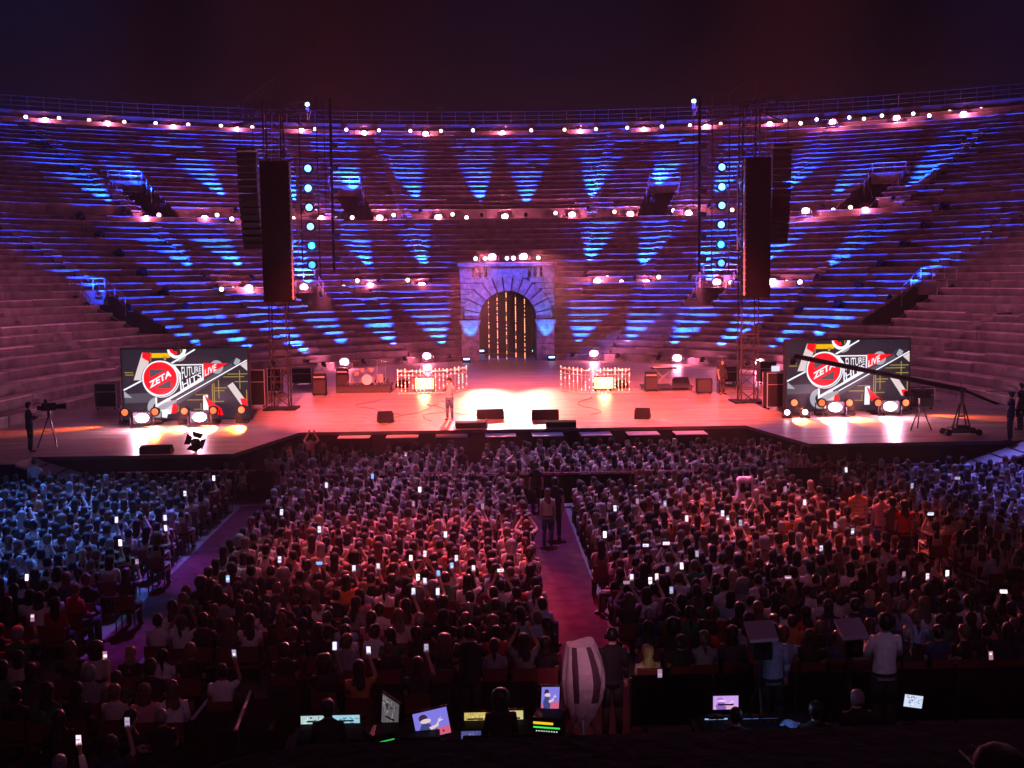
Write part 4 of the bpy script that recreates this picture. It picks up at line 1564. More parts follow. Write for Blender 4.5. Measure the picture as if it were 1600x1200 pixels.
# cables, tape marks and small things lying on the deck
rnd = random.Random(21)
for i in range(5):
    x0, y0 = rnd.choice((-6.5, -4.5, 1.2, 3.8, 6.5, -8.2, 8)) + rnd.uniform(-.6, .6), rnd.uniform(53, 58)
    pts_ = []
    x, y, a = x0, y0, rnd.uniform(-2.4, -.8)
    for k in range(26):
        pts_.append(Vector((x, y, DZ + .016)))
        a += rnd.uniform(-.45, .45) + .12 * (-1.57 - a)
        x += .33 * math.cos(a)
        y += .33 * math.sin(a)
        if y < 45.9:
            break
    tag(MB().path(pts_, .009, 5).build('stage_cable', M['black']), 'thin black cable snaking over the planked stage deck', 'cable', 'cables on the stage deck')
for i, (x, y) in enumerate(((-4.4, 47.3), (-3.0, 47.1), (.4, 47.5), (2.9, 47.2), (5.6, 47.6), (-6.8, 48.4))):
    kind(MB().box((x, y, DZ + .006), (.32, .05, .004)).box((x, y, DZ + .0062), (.05, .32, .0042)).build('floor_marking', M['white']), 'structure')
for i, (px, py, lab) in enumerate(((760, 668, 'slim pale bottle standing at the stage front between the wedges'), )):
    p = atz(px, py, DZ)
    r = thing('water_bottle', lab, 'bottle', (p.x, p.y, DZ))
    MB().loft([((0, 0, 0), .06, .06), ((0, 0, .25), .06, .06), ((0, 0, .32), .025, .025), ((0, 0, .36), .025, .025)], 10).build('bottle', M['white'], r, smooth=True)
for px, py, lab in ((655, 612, 'left'), (700, 612, 'right')):
    p = atz(px, py, DZ)
    r = thing('microphone_stand', 'thin microphone stand behind the left balustrade, %s one' % lab, 'microphone stand', (p.x, p.y + .6, DZ), 0, 'microphone stands on the stage')
    m = MB().tube((0, 0, 0), (0, 0, 1.5), .014, 5)
    for a in range(3):
        m.tube((0, 0, .12), (.3 * math.cos(a * 2.1), .3 * math.sin(a * 2.1), 0), .012, 4)
    m.tube((0, 0, 1.5), (.3, -.2, 1.62), .01, 4)
    m.build('stand', M['alu'], r)
    MB().tube((.3, -.2, 1.62), (.36, -.25, 1.64), .03, 8).build('microphone', M['grey'], r)

# ---------------------------------------------------------------- people
HAIRC = {'black': (.008, .006, .006), 'brown': (.028, .015, .010), 'auburn': (.13, .035, .018), 'fair': (.15, .09, .05), 'blonde': (.38, .27, .15), 'grey': (.28, .27, .27)}
TOPC = {'black': (.012, .012, .014), 'charcoal': (.045, .045, .05), 'navy': (.02, .03, .09), 'white': (.75, .73, .72), 'cream': (.6, .52, .42), 'grey': (.26, .26, .28), 'red': (.5, .02, .02),
        'pale blue': (.32, .45, .62), 'pink': (.65, .30, .32), 'green': (.04, .16, .07), 'orange': (.62, .22, .05), 'brown': (.13, .07, .045)}
SKINC = [(.50, .30, .22), (.42, .24, .17), (.58, .38, .29), (.24, .13, .09)]
MH = {k: mat('hair_' + k, c, .42, noise=.35, scale=30, bump=.5) for k, c in HAIRC.items()}
MT = {k: mat('cloth_' + k.replace(' ', '_'), c, .85, noise=.15, scale=14, bump=.35) for k, c in TOPC.items()}
MS = [mat('skin_tone', c, .5, noise=.08, scale=9) for c in SKINC]
MJ = {'jeans': mat('denim', (.05, .07, .13), .85, noise=.15, scale=12), 'dark': mat('dark_trousers', (.02, .02, .022), .85)}
HEAD_Z = 1.265


def skin_mesh(name, J, E, sub=1, root='pelvis'):
    names = list(J)
    me = bpy.data.meshes.new(name)
    me.from_pydata([J[k][0] for k in names], [(names.index(a), names.index(b)) for a, b in E], [])
    ob = bpy.data.objects.new(name, me)
    COL.objects.link(ob)
    ob.modifiers.new('skin', 'SKIN')
    for i, k in enumerate(names):
        d = me.skin_vertices[0].data[i]
        r_ = J[k][1]
        d.radius = (r_, r_) if not isinstance(r_, tuple) else r_
        d.use_root = (k == root)
    s = ob.modifiers.new('sub', 'SUBSURF')
    s.levels = s.render_levels = sub
    if sub == 0:
        ob.modifiers.remove(s)
    dg = bpy.context.evaluated_depsgraph_get()
    out = bpy.data.meshes.new_from_object(ob.evaluated_get(dg))
    out.name = name
    bpy.data.objects.remove(ob)
    bpy.data.meshes.remove(me)
    out.polygons.foreach_set('use_smooth', [True] * len(out.polygons))
    return out


def skeleton(pose, fingers=True):
    # faces +Y; returns joints, edges, arm paths
    st = pose.startswith('stand')
    dz = .40 if st else 0.0
    lean = {'seat_lean': .10}.get(pose, 0)
    J = {'pelvis': ((0, 0, .56 + dz), .125), 'belly': ((0, -.01 + lean * .3, .74 + dz), .115), 'chest': ((0, -.01 + lean * .8, .94 + dz), .125), 'collar': ((0, -.005 + lean, 1.06 + dz), .075),
         'neck': ((0, .005 + lean, 1.13 + dz), .052), 'jaw': ((0, .03 + lean, 1.19 + dz), .064), 'skull': ((0, .012 + lean, 1.265 + dz), .088), 'crown': ((0, .0 + lean, 1.33 + dz), .066),
         'nose': ((0, .112 + lean, 1.235 + dz), .014)}
    E = [('pelvis', 'belly'), ('belly', 'chest'), ('chest', 'collar'), ('collar', 'neck'), ('neck', 'jaw'), ('jaw', 'skull'), ('skull', 'crown'), ('skull', 'nose')]
    for s, n in ((-1, 'l'), (1, 'r')):
        J['ear' + n] = ((s * .093, .0 + lean, 1.255 + dz), .016)
        E.append(('skull', 'ear' + n))
        up_arm = (pose in ('seat_phone', 'stand_phone') and s == 1) or pose in ('seat_film', 'stand_film')
        J['sh' + n] = ((s * .165, -.01 + lean, 1.035 + dz), .055)
        if up_arm:
            if pose.endswith('film'):
                J['el' + n] = ((s * .27, .20, 1.12 + dz), .042)
                J['wr' + n] = ((s * .12, .30, 1.36 + dz), .028)
                J['ha' + n] = ((s * .095, .32, 1.42 + dz), .030)
                fd = Vector((-s * .3, 0, 1))
            else:
                J['el' + n] = ((s * .25, .22, 1.05 + dz), .042)
                J['wr' + n] = ((s * .15, .36, 1.28 + dz), .028)
                J['ha' + n] = ((s * .13, .38, 1.34 + dz), .030)
                fd = Vector((-s * .3, .1, 1))
        elif pose == 'stand_sing':
            if s == 1:
                J['el' + n] = ((s * .25, .10, .84 + dz), .044)
                J['wr' + n] = ((s * .10, .20, 1.06 + dz), .030)
                J['ha' + n] = ((s * .06, .21, 1.12 + dz), .032)
            else:
                J['el' + n] = ((s * .27, .02, .80 + dz), .044)
                J['wr' + n] = ((s * .24, .22, .72 + dz), .030)
                J['ha' + n] = ((s * .23, .29, .72 + dz), .032)
            fd = Vector((0, 1, .3))
        elif pose == 'stand_work':
            J['el' + n] = ((s * .24, .06, .80 + dz), .044)
            J['wr' + n] = ((s * .17, .30, .86 + dz), .030)
            J['ha' + n] = ((s * .15, .37, .88 + dz), .032)
            fd = Vector((-s * .2, 1, 0))
        elif st:
            J['el' + n] = ((s * .225, -.02, .77 + dz), .042)
            J['wr' + n] = ((s * .235, .06, .53 + dz), .028)
            J['ha' + n] = ((s * .23, .08, .46 + dz), .032)
            fd = Vector((0, .1, -1))
        else:
            J['el' + n] = ((s * .22, .03, .79), .042)
            J['wr' + n] = ((s * .13, .25, .70), .028)
            J['ha' + n] = ((s * .11, .31, .69), .032)
            fd = Vector((-s * .3, 1, -.2))
        E += [('collar', 'sh' + n), ('sh' + n, 'el' + n), ('el' + n, 'wr' + n), ('wr' + n, 'ha' + n)]
        if fingers:
            h = Vector(J['ha' + n][0])
            fd = fd.normalized()
            side = fd.cross(Vector((0, 1, 0)) if abs(fd.y) < .7 else Vector((0, 0, 1))).normalized()
            nrm = side.cross(fd)
            for k, (o, L) in enumerate(((-.030, .062), (-.010, .074), (.011, .070), (.031, .055))):
                a = h + side * o + fd * .03
                J['f%d%s' % (k, n)] = (tuple(a), .009)
                J['g%d%s' % (k, n)] = (tuple(a + fd * L * .55 + nrm * .008), .008)
                J['h%d%s' % (k, n)] = (tuple(a + fd * L * .9 + nrm * .028), .007)
                E += [('ha' + n, 'f%d%s' % (k, n)), ('f%d%s' % (k, n), 'g%d%s' % (k, n)), ('g%d%s' % (k, n), 'h%d%s' % (k, n))]
            a = h - side * .036 * s - fd * .01
            J['t0' + n] = (tuple(a), .010)
            J['t1' + n] = (tuple(a - side * .018 * s + fd * .035 + nrm * .012), .008)
            E += [('ha' + n, 't0' + n), ('t0' + n, 't1' + n)]
        if st:
            spread = .10 if pose != 'stand_step' else .13
            J['hip' + n] = ((s * .085, 0, .50 + dz), .088)
            J['kn' + n] = ((s * spread, .02 + (.05 * s if pose == 'stand_step' else 0), .50), .058)
            J['an' + n] = ((s * (spread + .01), -.01 + (.12 * s if pose == 'stand_step' else 0), .09), .040)
            J['to' + n] = ((s * (spread + .03), .15 + (.12 * s if pose == 'stand_step' else 0), .035), .034)
        else:
            J['hip' + n] = ((s * .09, .04, .53), .088)
            J['kn' + n] = ((s * .12, .44, .53), .062)
            J['an' + n] = ((s * .12, .46, .10), .040)
            J['to' + n] = ((s * .13, .60, .04), .034)
        E += [('pelvis', 'hip' + n), ('hip' + n, 'kn' + n), ('kn' + n, 'an' + n), ('an' + n, 'to' + n)]
    return J, E


def shirt_mb(J, n=12, wide=1.0, sleeve=.5):
    m = MB()
    y = lambda k: J[k][0][1]
    z = lambda k: J[k][0][2]
    zc = z('collar')
    rows = [(z('pelvis') - .10, .175, .135, y('pelvis')), (z('pelvis') + .05, .17, .13, y('pelvis')), (z('belly'), .155, .12, y('belly')), (z('chest') - .04, .175, .125, y('chest')),
            (zc - .05, .205, .115, y('collar')), (zc - .01, .20, .095, y('collar') - .005), (zc + .03, .14, .08, y('collar') - .005), (zc + .06, .085, .065, y('collar')), (zc + .075, .068, .06, y('neck'))]
    m.loft([((0, yy, zz), rx * wide, ry * wide) for zz, rx, ry, yy in rows], n)
    for k in 'lr':
        a, b, c = Vector(J['sh' + k][0]), Vector(J['el' + k][0]), Vector(J['wr' + k][0])
        e_ = a + (b - a) * (sleeve * 2 if sleeve < .5 else 1.0)
        m.tube(a + (a - b).normalized() * .03 - Vector((0, 0, .0)), e_, .068 * wide, max(6, n - 4), r2=.054)
        if sleeve > .6:
            m.tube(b, b + (c - b) * .85, .053, max(6, n - 4), r2=.038)
    return m


def legs_mb(J, n=10):
    m = MB()
    for k in 'lr':
        h, kn, an = Vector(J['hip' + k][0]), Vector(J['kn' + k][0]), Vector(J['an' + k][0])
        m.tube(h, kn, .105, n, r2=.075)
        m.tube(kn + (kn - an).normalized() * .03, an, .074, n, r2=.055)
        to = Vector(J['to' + k][0])
        m.tube(an - Vector((0, 0, .04)), to, .05, n, 1, r2=.038)
    p = Vector(J['pelvis'][0])
    m.loft([((p.x, p.y, p.z - .13), .15, .12), ((p.x, p.y, p.z - .04), .178, .138), ((p.x, p.y, p.z + .04), .165, .125)], n + 4)
    return m


def hair_mb(J, style, n=14, seed=0):
    rnd = random.Random(seed)
    m = MB()
    c = Vector(J['skull'][0])
    cap = [(.150, .02, .03, 0), (.143, .05, .06, -.004), (.118, .082, .092, -.008), (.075, .100, .108, -.010), (.03, .103, .106, -.016), (-.02, .098, .088, -.030), (-.06, .082, .062, -.046)]
    if style == 'short':
        rows = cap + [(-.09, .06, .04, -.05)]
    elif style == 'cropped':
        rows = [(a - .012, b * .94, d * .93, e_) for a, b, d, e_ in cap[:-1]] + [(-.06, .07, .045, -.045)]
    elif style == 'long':
        rows = cap + [(-.11, .092, .066, -.050), (-.17, .108, .062, -.062), (-.24, .118, .055, -.082), (-.31, .110, .045, -.098), (-.37, .08, .03, -.102), (-.40, .03, .015, -.1)]
    elif style == 'shoulder':
        rows = cap + [(-.10, .098, .070, -.045), (-.16, .108, .066, -.050), (-.20, .10, .055, -.055), (-.215, .05, .03, -.055)]
    elif style == 'curly':
        rows = [(a * 1.18, b * 1.3, d * 1.22, e_) for a, b, d, e_ in cap] + [(-.12, .11, .08, -.04), (-.16, .07, .05, -.04)]
    else:
        rows = [(a, b * .97, d * .97, e_) for a, b, d, e_ in cap] + [(-.085, .05, .035, -.05)]
    rows = rows[::-1]
    m.loft([((c.x, c.y + e_, c.z + a), b, d) for a, b, d, e_ in rows], n)
    amp_ = {'curly': .16, 'long': .07, 'shoulder': .07, 'cropped': .02}.get(style, .045)
    ang = [rnd.uniform(-1, 1) for _ in range(n)]
    for i, v in enumerate(m.v):
        k = 1 + amp_ * (ang[i % n] * .7 + rnd.uniform(-.6, .6))
        m.v[i] = (c.x + (v[0] - c.x) * k, c.y + (v[1] - c.y) * k, v[2] + rnd.uniform(-.004, .004))
    if style == 'ponytail':
        pts_ = [c + Vector(q) for q in ((0, -.10, .05), (0, -.145, .02), (0, -.15, -.07), (.01, -.14, -.18), (.01, -.125, -.27))]
        rr_ = [.02, .034, .036, .028, .008]
        for k in range(4):
            m.tube(pts_[k], pts_[k + 1], rr_[k], 8, r2=rr_[k + 1])
    if style == 'bun':
        q = c + Vector((0, -.07, .13))
        m.loft([((q.x, q.y, q.z - .045), .02, .02), ((q.x, q.y, q.z - .02), .048, .048), ((q.x, q.y, q.z + .02), .046, .046), ((q.x, q.y, q.z + .045), .015, .015)], 10)
    return m


# near spectators: one prototype mesh set per pose; far ones: light versions merged into one crowd
POSES = ['seat', 'seat_lean', 'seat_phone', 'seat_film', 'stand', 'stand_phone', 'stand_film', 'stand_sing', 'stand_work', 'stand_step']
STYLES = ['short', 'cropped', 'long', 'shoulder', 'ponytail', 'bun', 'curly']
SK = {p: skeleton(p) for p in POSES}
BODY, SHIRT, LEGS, HAIR = {}, {}, {}, {}


def me_of(mb, name, smooth=True):
    me = bpy.data.meshes.new(name)
    me.from_pydata(mb.v, [], mb.f)
    me.polygons.foreach_set('use_smooth', [smooth] * len(mb.f))
    me.polygons.foreach_set('material_index', mb.m)
    me.materials.append(None)
    if max(mb.m) > 0:
        me.materials.append(MJ['dark'])
    return me


for p_ in POSES:
    J, E = SK[p_]
    BODY[p_] = skin_mesh('body', J, E, 1)
    BODY[p_].materials.clear()
    BODY[p_].materials.append(None)
    for sl in (.3, .9):
        SHIRT[p_, sl] = me_of(shirt_mb(J, 14, 1.0, sl), 'top')
    LEGS[p_] = me_of(legs_mb(J), 'trousers')
    for s_ in STYLES:
        if not (p_.startswith('stand') and False):
            HAIR[p_, s_] = me_of(hair_mb(J, s_, 18, hash(s_) % 7 if False else len(s_)), 'hair')


def person(loc, rz, label, pose='seat', style='short', hair='brown', top='black', skin=0, sleeve=.3, legs='jeans', group=None, scale=1.0):
    b = bpy.data.objects.new('person', BODY[pose])
    COL.objects.link(b)
    b.location, b.rotation_euler, b.scale = loc, (0, 0, rz), (scale,) * 3
    b.material_slots[0].link = 'OBJECT'
    b.material_slots[0].material = MS[skin]
    tag(b, label, 'person', group)
    parts_ = [('top', SHIRT[pose, sleeve], MT[top]), ('trousers', LEGS[pose], MJ[legs])]
    if style != 'bald':
        parts_.append(('hair', HAIR[pose, style], MH[hair]))
    for nm, me, mt_ in parts_:
        o = bpy.data.objects.new(nm, me)
        COL.objects.link(o)
        o.parent = b
        o.material_slots[0].link = 'OBJECT'
        o.material_slots[0].material = mt_
    return b


# light versions for the distant crowd
LOW = {}


def low_person(pose, style):
    if (pose, style) in LOW:
        return LOW[pose, style]
    J, E = skeleton(pose, False)
    bm_ = skin_mesh('low', {k: v for k, v in J.items() if k not in ('nose',)}, [e_ for e_ in E if 'nose' not in e_], 0)
    V, Fc, C = [], [], []

    def put(vs, fs, c):
        o = len(V)
        V.extend(vs)
        Fc.extend([tuple(i + o for i in f) for f in fs])
        C.extend([c] * len(fs))
    put([tuple(v.co) for v in bm_.vertices], [tuple(p.vertices) for p in bm_.polygons], 0)
    bpy.data.meshes.remove(bm_)
    for mb_, c in ((shirt_mb(J, 10, 1.0, .3), 1), (legs_mb(J, 6), 3)) + (((hair_mb(J, style, 10, len(style)), 2),) if style != 'bald' else ()):
        put(mb_.v, mb_.f, c)
    LOW[pose, style] = (V, Fc, C)
    return LOW[pose, style]


# ---------------------------------------------------------------- phones held up in the audience (photo pixels)
PH = [(182, 812), (258, 809), (259, 825), (188, 848), (214, 878), (51, 965), (42, 902), (356, 904), (334, 747), (289, 771), (634, 710), (582, 744), (510, 758), (656, 765), (646, 787), (754, 791),
      (499, 827), (696, 835), (437, 874), (499, 880, 1), (553, 888), (591, 885), (642, 872), (664, 865), (713, 872), (706, 884), (685, 896), (740, 888), (782, 891, 1), (653, 902), (664, 908), (646, 924), (684, 924),
      (440, 800), (996, 783), (1039, 787), (961, 794), (945, 835), (1009, 852, 1), (1041, 849, 1), (1073, 810), (1129, 802), (1137, 810), (1157, 817), (1089, 865), (1065, 884), (1043, 890), (987, 902),
      (979, 910, 1), (1016, 907), (1026, 901), (1049, 922), (1322, 734), (1425, 759), (1496, 747, 1), (1396, 780, 1), (1454, 803, 1), (1332, 830), (1283, 857), (1412, 898), (1231, 902, 1),
      (1449, 901), (1480, 896), (1568, 924, 1), (1305, 820), (1257, 785), (1227, 764), (164, 1024), (199, 1128), (123, 1156), (366, 1021), (523, 1009), (576, 1016), (666, 1012), (1031, 1052), (1548, 1024)]
# ---------------------------------------------------------------- seats
PITCH, SEATW = .78, .445
rnd = random.Random(11)
SEATS = []          # x, y, block, row number from the back, seat number from the aisle, z
BLK = {'left': (-23.5, -10.3, 'right', 'left of the left aisle'), 'midl': (-8.78, -.78, 'right', 'left of centre aisle'), 'midr': (.78, 8.15, 'left', 'right of centre aisle'), 'right': (9.3, 24, 'left', 'right of the right aisle')}
for r_ in range(24):
    y = 19.5 + r_ * PITCH
    for b, (x0, x1, side, _) in BLK.items():
        n_ = int((x1 - x0) / SEATW)
        for k in range(n_):
            x = (x1 - .2 - k * SEATW) if side == 'right' else (x0 + .2 + k * SEATW)
            if b == 'midl' and r_ < 2 and x < -5.6:
                continue
            if b == 'left' and r_ < 2:
                continue
            if b == 'midr' and r_ > 20 and x < 3.0:
                continue
            px, py = proj((x, y, 1.2))
            if -40 < px < 1640:
                SEATS.append([x, y, b, r_, k, 0.0])
for r_ in range(5):        # small block at the lower left
    y = 15.6 + r_ * .95
    for k in range(13):
        x = -6.6 - k * .5 - r_ * .13
        px, py = proj((x, y, 1.2))
        if -40 < px < 330:
            SEATS.append([x, y, 'front', r_, k, 0.0])
for r_ in range(6):        # pit before the stage
    y = 38.95 + r_ * .8
    for k in range(60):
        x = -10.7 + k * .47
        if x > (11.0 if r_ < 1 else 9.6) or (r_ > 0 and x < -9.3) or -2.9 < x < -1.9 or (r_ > 3 and abs(x) > 9.3):
            continue
        SEATS.append([x, y, 'pit', r_, k, 0.0])
for s_ in SEATS:
    s_[0] += rnd.uniform(-.08, .08)
    s_[1] += rnd.uniform(-.11, .11)
keep = []
for s_ in SEATS:
    px, py = proj((s_[0], s_[1], 1.2))
    pe = .03
    if s_[2] == 'pit':
        pe = .10
    if s_[2] == 'front':
        pe = .12
    if rnd.random() < pe:
        continue
    keep.append(s_)
SEATS = [q for q in keep if not any((q[0] - x_) ** 2 + (q[1] - y_) ** 2 < r_ ** 2 for x_, y_, r_ in [(aty(1012, 1008, 19.4).x, 19.4, .42)] + [(*atz(a_, b_, 0)[:2], .4) for a_, b_ in ((1339, 868), (1376, 880), (1393, 884), (1411, 886), (487, 752), (425, 780), (447, 780), (473, 770), (58, 800), (1163, 815))])]
seat_pose = {}
PHONE_AT = []
taken = set()
for q in PH:
    px, py = q[0], q[1]
    film = len(q) > 2
    hz_ = 1.44 if not film else 1.52
    hx, hy = (.125, .395) if not film else (0, .34)
    g = atz(px, py, hz_)
    best, bd = None, 1e9
    for i, s_ in enumerate(SEATS):
        if i in taken:
            continue
        d = (s_[0] + hx - g.x) ** 2 + (s_[1] + hy - g.y) ** 2
        if d < bd:
            best, bd = i, d
    if best is not None and bd < 2.2:
        taken.add(best)
        SEATS[best][0], SEATS[best][1] = g.x - hx, g.y - hy
        seat_pose[best] = 'seat_film' if film else 'seat_phone'
    PHONE_AT.append((g.x, g.y, hz_, film))
print('SEATS', len(SEATS))
idx = sorted(range(len(SEATS)), key=lambda i: SEATS[i][1])
near = [i for i in idx if SEATS[i][2] != 'pit'][:288]
nearset = set(near)
hair_w = ['black'] * 8 + ['brown'] * 10 + ['auburn'] * 2 + ['fair'] * 3 + ['blonde'] * 1 + ['grey'] * 1
top_w = ['black'] * 12 + ['charcoal'] * 4 + ['navy'] * 3 + ['white'] * 5 + ['cream'] * 2 + ['grey'] * 2 + ['red', 'pale blue', 'pink', 'green', 'orange', 'brown', 'pale blue']
sty_w = ['short'] * 5 + ['cropped'] * 4 + ['long'] * 7 + ['shoulder'] * 3 + ['ponytail'] * 3 + ['bun'] + ['curly']
SNAME = {'short': 'short %s hair', 'cropped': 'cropped %s hair', 'long': 'long %s hair', 'shoulder': 'shoulder-length %s hair', 'ponytail': '%s ponytail', 'bun': '%s bun', 'curly': 'curly %s hair'}
person_lab = set()
CV, CF, CC = [], [], []


def crowd_add(x, y, z, rz, sc_, pose, style, hair, top, skin):
    V, Fc, C = low_person(pose, style)
    o = len(CV)
    ca, sa = math.cos(rz) * sc_, math.sin(rz) * sc_
    CV.extend([(x + a * ca - b * sa, y + a * sa + b * ca, z + c * sc_) for a, b, c in V])
    CF.extend([tuple(i + o for i in f) for f in Fc])
    cols = (SKINC[skin], TOPC[top], HAIRC[hair], (.035, .045, .08))
    CC.extend([cols[c] for c in C])


for i, s_ in enumerate(SEATS):
    x, y, b, r_, k, z = s_
    pose = seat_pose.get(i, 'seat_lean' if rnd.random() < .2 else 'seat_film' if rnd.random() < .025 else 'seat')
    rz = -x * .012 + (rnd.uniform(-.25, .25) if rnd.random() < .82 else rnd.uniform(-1.1, 1.1)) if pose in ('seat', 'seat_lean') else 0
    sty, hr, tp, sk_ = rnd.choice(sty_w), rnd.choice(hair_w), rnd.choice(top_w), rnd.choice((0, 0, 0, 1, 1, 2, 2, 3))
    if sty in ('short', 'cropped') and hr == 'blonde':
        hr = 'fair'
    scl = rnd.uniform(.90, 1.03) if pose in ('seat', 'seat_lean') else 1.0
    if i in nearset:
        if b == 'front':
            pos = '%s row, %s from right, lower left block' % (ORD[r_], ordn(k))
        else:
            pos = '%s row, %s %s' % (ordn(r_), ordn(k), {'left': 'left of left aisle', 'midl': 'left of centre aisle', 'midr': 'right of centre aisle', 'right': 'right of right aisle'}[b])
        person((x, y, z), rz, 'person with %s in %s, %s' % (SNAME[sty] % hr, tp, pos), pose, sty, hr, tp, sk_, rnd.choice((.3, .3, .9)), rnd.choice(('jeans', 'dark')), 'seated spectators nearest the camera', scl)
    else:
        crowd_add(x, y, z, rz, scl, pose, sty, hr, tp, sk_)
# the distant crowd: one mesh
me = bpy.data.meshes.new('crowd')
me.from_pydata(CV, [], CF)
me.polygons.foreach_set('use_smooth', [True] * len(CF))
ca = me.color_attributes.new('Col', 'FLOAT_COLOR', 'CORNER')
buf = []
for f, c in zip(CF, CC):
    buf += [*c, 1.0] * len(f)
ca.data.foreach_set('color', buf)
me.materials.append(mat('crowd_colours', (.1, .1, .1), .75, attr='Col'))
kind(bpy.data.objects.new('crowd', me), 'stuff')
COL.objects.link(bpy.data.objects['crowd'])

# ---------------------------------------------------------------- chairs
M['chair'] = mat('chair_red_plastic', (.16, .025, .025), .5)
M['chair_frame'] = mat('chair_frame_metal', (.05, .045, .05), .4, .6)


def chair_mb():
    f, s, b = MB(), MB(), MB()
    for sx in (-1, 1):
        f.tube((sx * .2, -.2, 0), (sx * .2, -.24, .86), .014, 5)
        f.tube((sx * .2, .2, 0), (sx * .2, .18, .44), .014, 5)
        f.tube((sx * .2, -.21, .44), (sx * .2, .19, .44), .012, 5)
    s.box((0, 0, .45), (.42, .42, .03))
    b.box((0, -.23, .70), (.41, .03, .30), rx=.05)
    return f, s, b


f, s, b = chair_mb()
ch0 = thing('chair', '-', 'chair', (0, 0, 0), 0, 'chairs of the nearest rows')
f.build('frame', M['chair_frame'], ch0)
s.build('seat', M['chair'], ch0)
b.build('backrest', M['chair'], ch0)
chk = list(ch0.children)
first = True
LV, LF, LM = [], [], []
for i in idx:
    x, y, b_, r_, k, z = SEATS[i]
    if b_ == 'pit':
        continue
    yy = y + .02
    if i in nearset and proj((x, y, .7))[1] < 1165:
        if b_ == 'front':
            lab = 'red plastic chair, %s row, %s from right, lower left block' % (ORD[r_], ordn(k))
        else:
            lab = 'red plastic chair, %s row from back, %s %s' % (ordn(r_), ordn(k), {'left': 'left of left aisle', 'midl': 'left of centre aisle', 'midr': 'right of centre aisle', 'right': 'right of right aisle'}[b_])
        if first:
            first = False
            ch0.location = (x, yy, 0)
            ch0['label'] = lab
        else:
            dup(ch0, (x, yy, 0), 0, lab, None, chk)
    elif i not in nearset:
        for mb_, mi in ((f, 0), (s, 1), (b, 1)):
            o = len(LV)
            LV.extend([(a + x, c + yy, d) for a, c, d in mb_.v])
            LF.extend([tuple(q + o for q in t) for t in mb_.f])
            LM.extend([mi] * len(mb_.f))
me = bpy.data.meshes.new('seating_rows')
me.from_pydata(LV, [], LF)
me.materials.append(M['chair_frame'])
me.materials.append(M['chair'])
me.polygons.foreach_set('material_index', LM)
kind(bpy.data.objects.new('distant_chairs', me), 'stuff')
COL.objects.link(bpy.data.objects['distant_chairs'])

# ---------------------------------------------------------------- phones
scr = [mat('phone_screen', (0, 0, 0), .3, emit=c, estr=e_) for c, e_ in (((.80, .74, 1), 1.3), ((.9, .62, .75), 1.5), ((.22, .42, 1), 1.4), ((1, .85, .9), 1.9), ((.5, .25, .4), .8), ((.6, .55, .8), .7))]
ph0 = None
for i, (x, y, z, film) in enumerate(PHONE_AT):
    px, py = PH[i][0], PH[i][1]
    nb = sorted(range(len(PH)), key=lambda j: PH[j][1])
    lr = sorted(range(len(PH)), key=lambda j: PH[j][0]).index(i)
    lab = 'glowing phone held %s, %s held phone from the %s' % ('sideways' if film else 'upright', ordn(lr if lr < len(PH) // 2 else len(PH) - 1 - lr), 'left' if lr < len(PH) // 2 else 'right')
    r = thing('phone', lab, 'phone', (x, y, z), rnd.uniform(-.2, .2), 'phones held up in the audience')
    w_, h = (.145, .072) if film else (.075, .145)
    if py < 850:
        w_, h = w_ * 1.15, h * 1.15
    tl_ = rnd.uniform(-.35, .2)
    m = MB().box((0, 0, 0), (w_, .01, h), rx=tl_)
    m.build('case', M['black'], r)
    m = MB().box((0, -.0065, .006 * tl_), (w_ * .92, .003, h * .93), rx=tl_)
    m.box((rnd.uniform(-.1, .1) * w_, -.0085, rnd.uniform(-.2, .2) * h), (w_ * rnd.uniform(.4, .8), .003, h * rnd.uniform(.1, .3)), rx=tl_, mi=1)
    m.build('screen', [scr[rnd.choice((0, 0, 0, 1, 2, 3, 4, 4, 5))], scr[1 + i % 5]], r)

# ---------------------------------------------------------------- people standing in the picture
def stand_at(px, py_feet, z, label, pose='stand', **kw):
    p = atz(px, py_feet, z)
    return person((p.x, p.y, z), kw.pop('rz', 0), label, pose, **kw)


M['stripe'] = None
stand_at(703, 656, DZ, 'slim singer in dark clothes on stage, one hand raised to face', 'stand_sing', rz=R(160), style='short', hair='black', top='grey', sleeve=.9, legs='jeans', skin=1)
stand_at(1128, 616, DZ, 'roadie in black standing between the right cabinet and right tower', 'stand', rz=R(200), style='short', hair='brown', top='black', legs='dark')
stand_at(48, 706, DZ, 'camera operator in black beside the tripod at the left stage end', 'stand_work', rz=-1.0, style='short', hair='black', top='black', legs='dark', sleeve=.9)
stand_at(1578, 690, DZ, 'crane operator in black with shorts at the right stage end', 'stand_work', rz=.9, style='short', hair='brown', top='black', legs='dark')
stand_at(1594, 672, DZ, 'second crew member in black behind the crane operator', 'stand', rz=.6, style='cropped', hair='black', top='black', legs='dark')
stand_at(856, 852, 0, 'woman with long fair hair standing in the centre aisle', 'stand', style='long', hair='fair', top='cream', legs='jeans', scale=.9)
stand_at(868, 842, 0, 'person in black standing beside the woman in the centre aisle', 'stand', style='short', hair='black', top='black', legs='dark')
stand_at(838, 800, 0, 'dark clothed steward standing at the far end of centre aisle', 'stand', style='short', hair='black', top='black', legs='dark', scale=.9)
stand_at(58, 800, 0, 'man in pale shirt standing near the foot of left ramp', 'stand', style='cropped', hair='brown', top='white', legs='jeans')
stand_at(425, 780, 0, 'woman in white top standing at the left aisle end, leftmost of three', 'stand', style='long', hair='brown', top='white', legs='dark', scale=.95)
stand_at(447, 780, 0, 'woman in white top standing at the left aisle end, middle of three', 'stand_phone', style='long', hair='black', top='white', legs='dark', scale=.97)
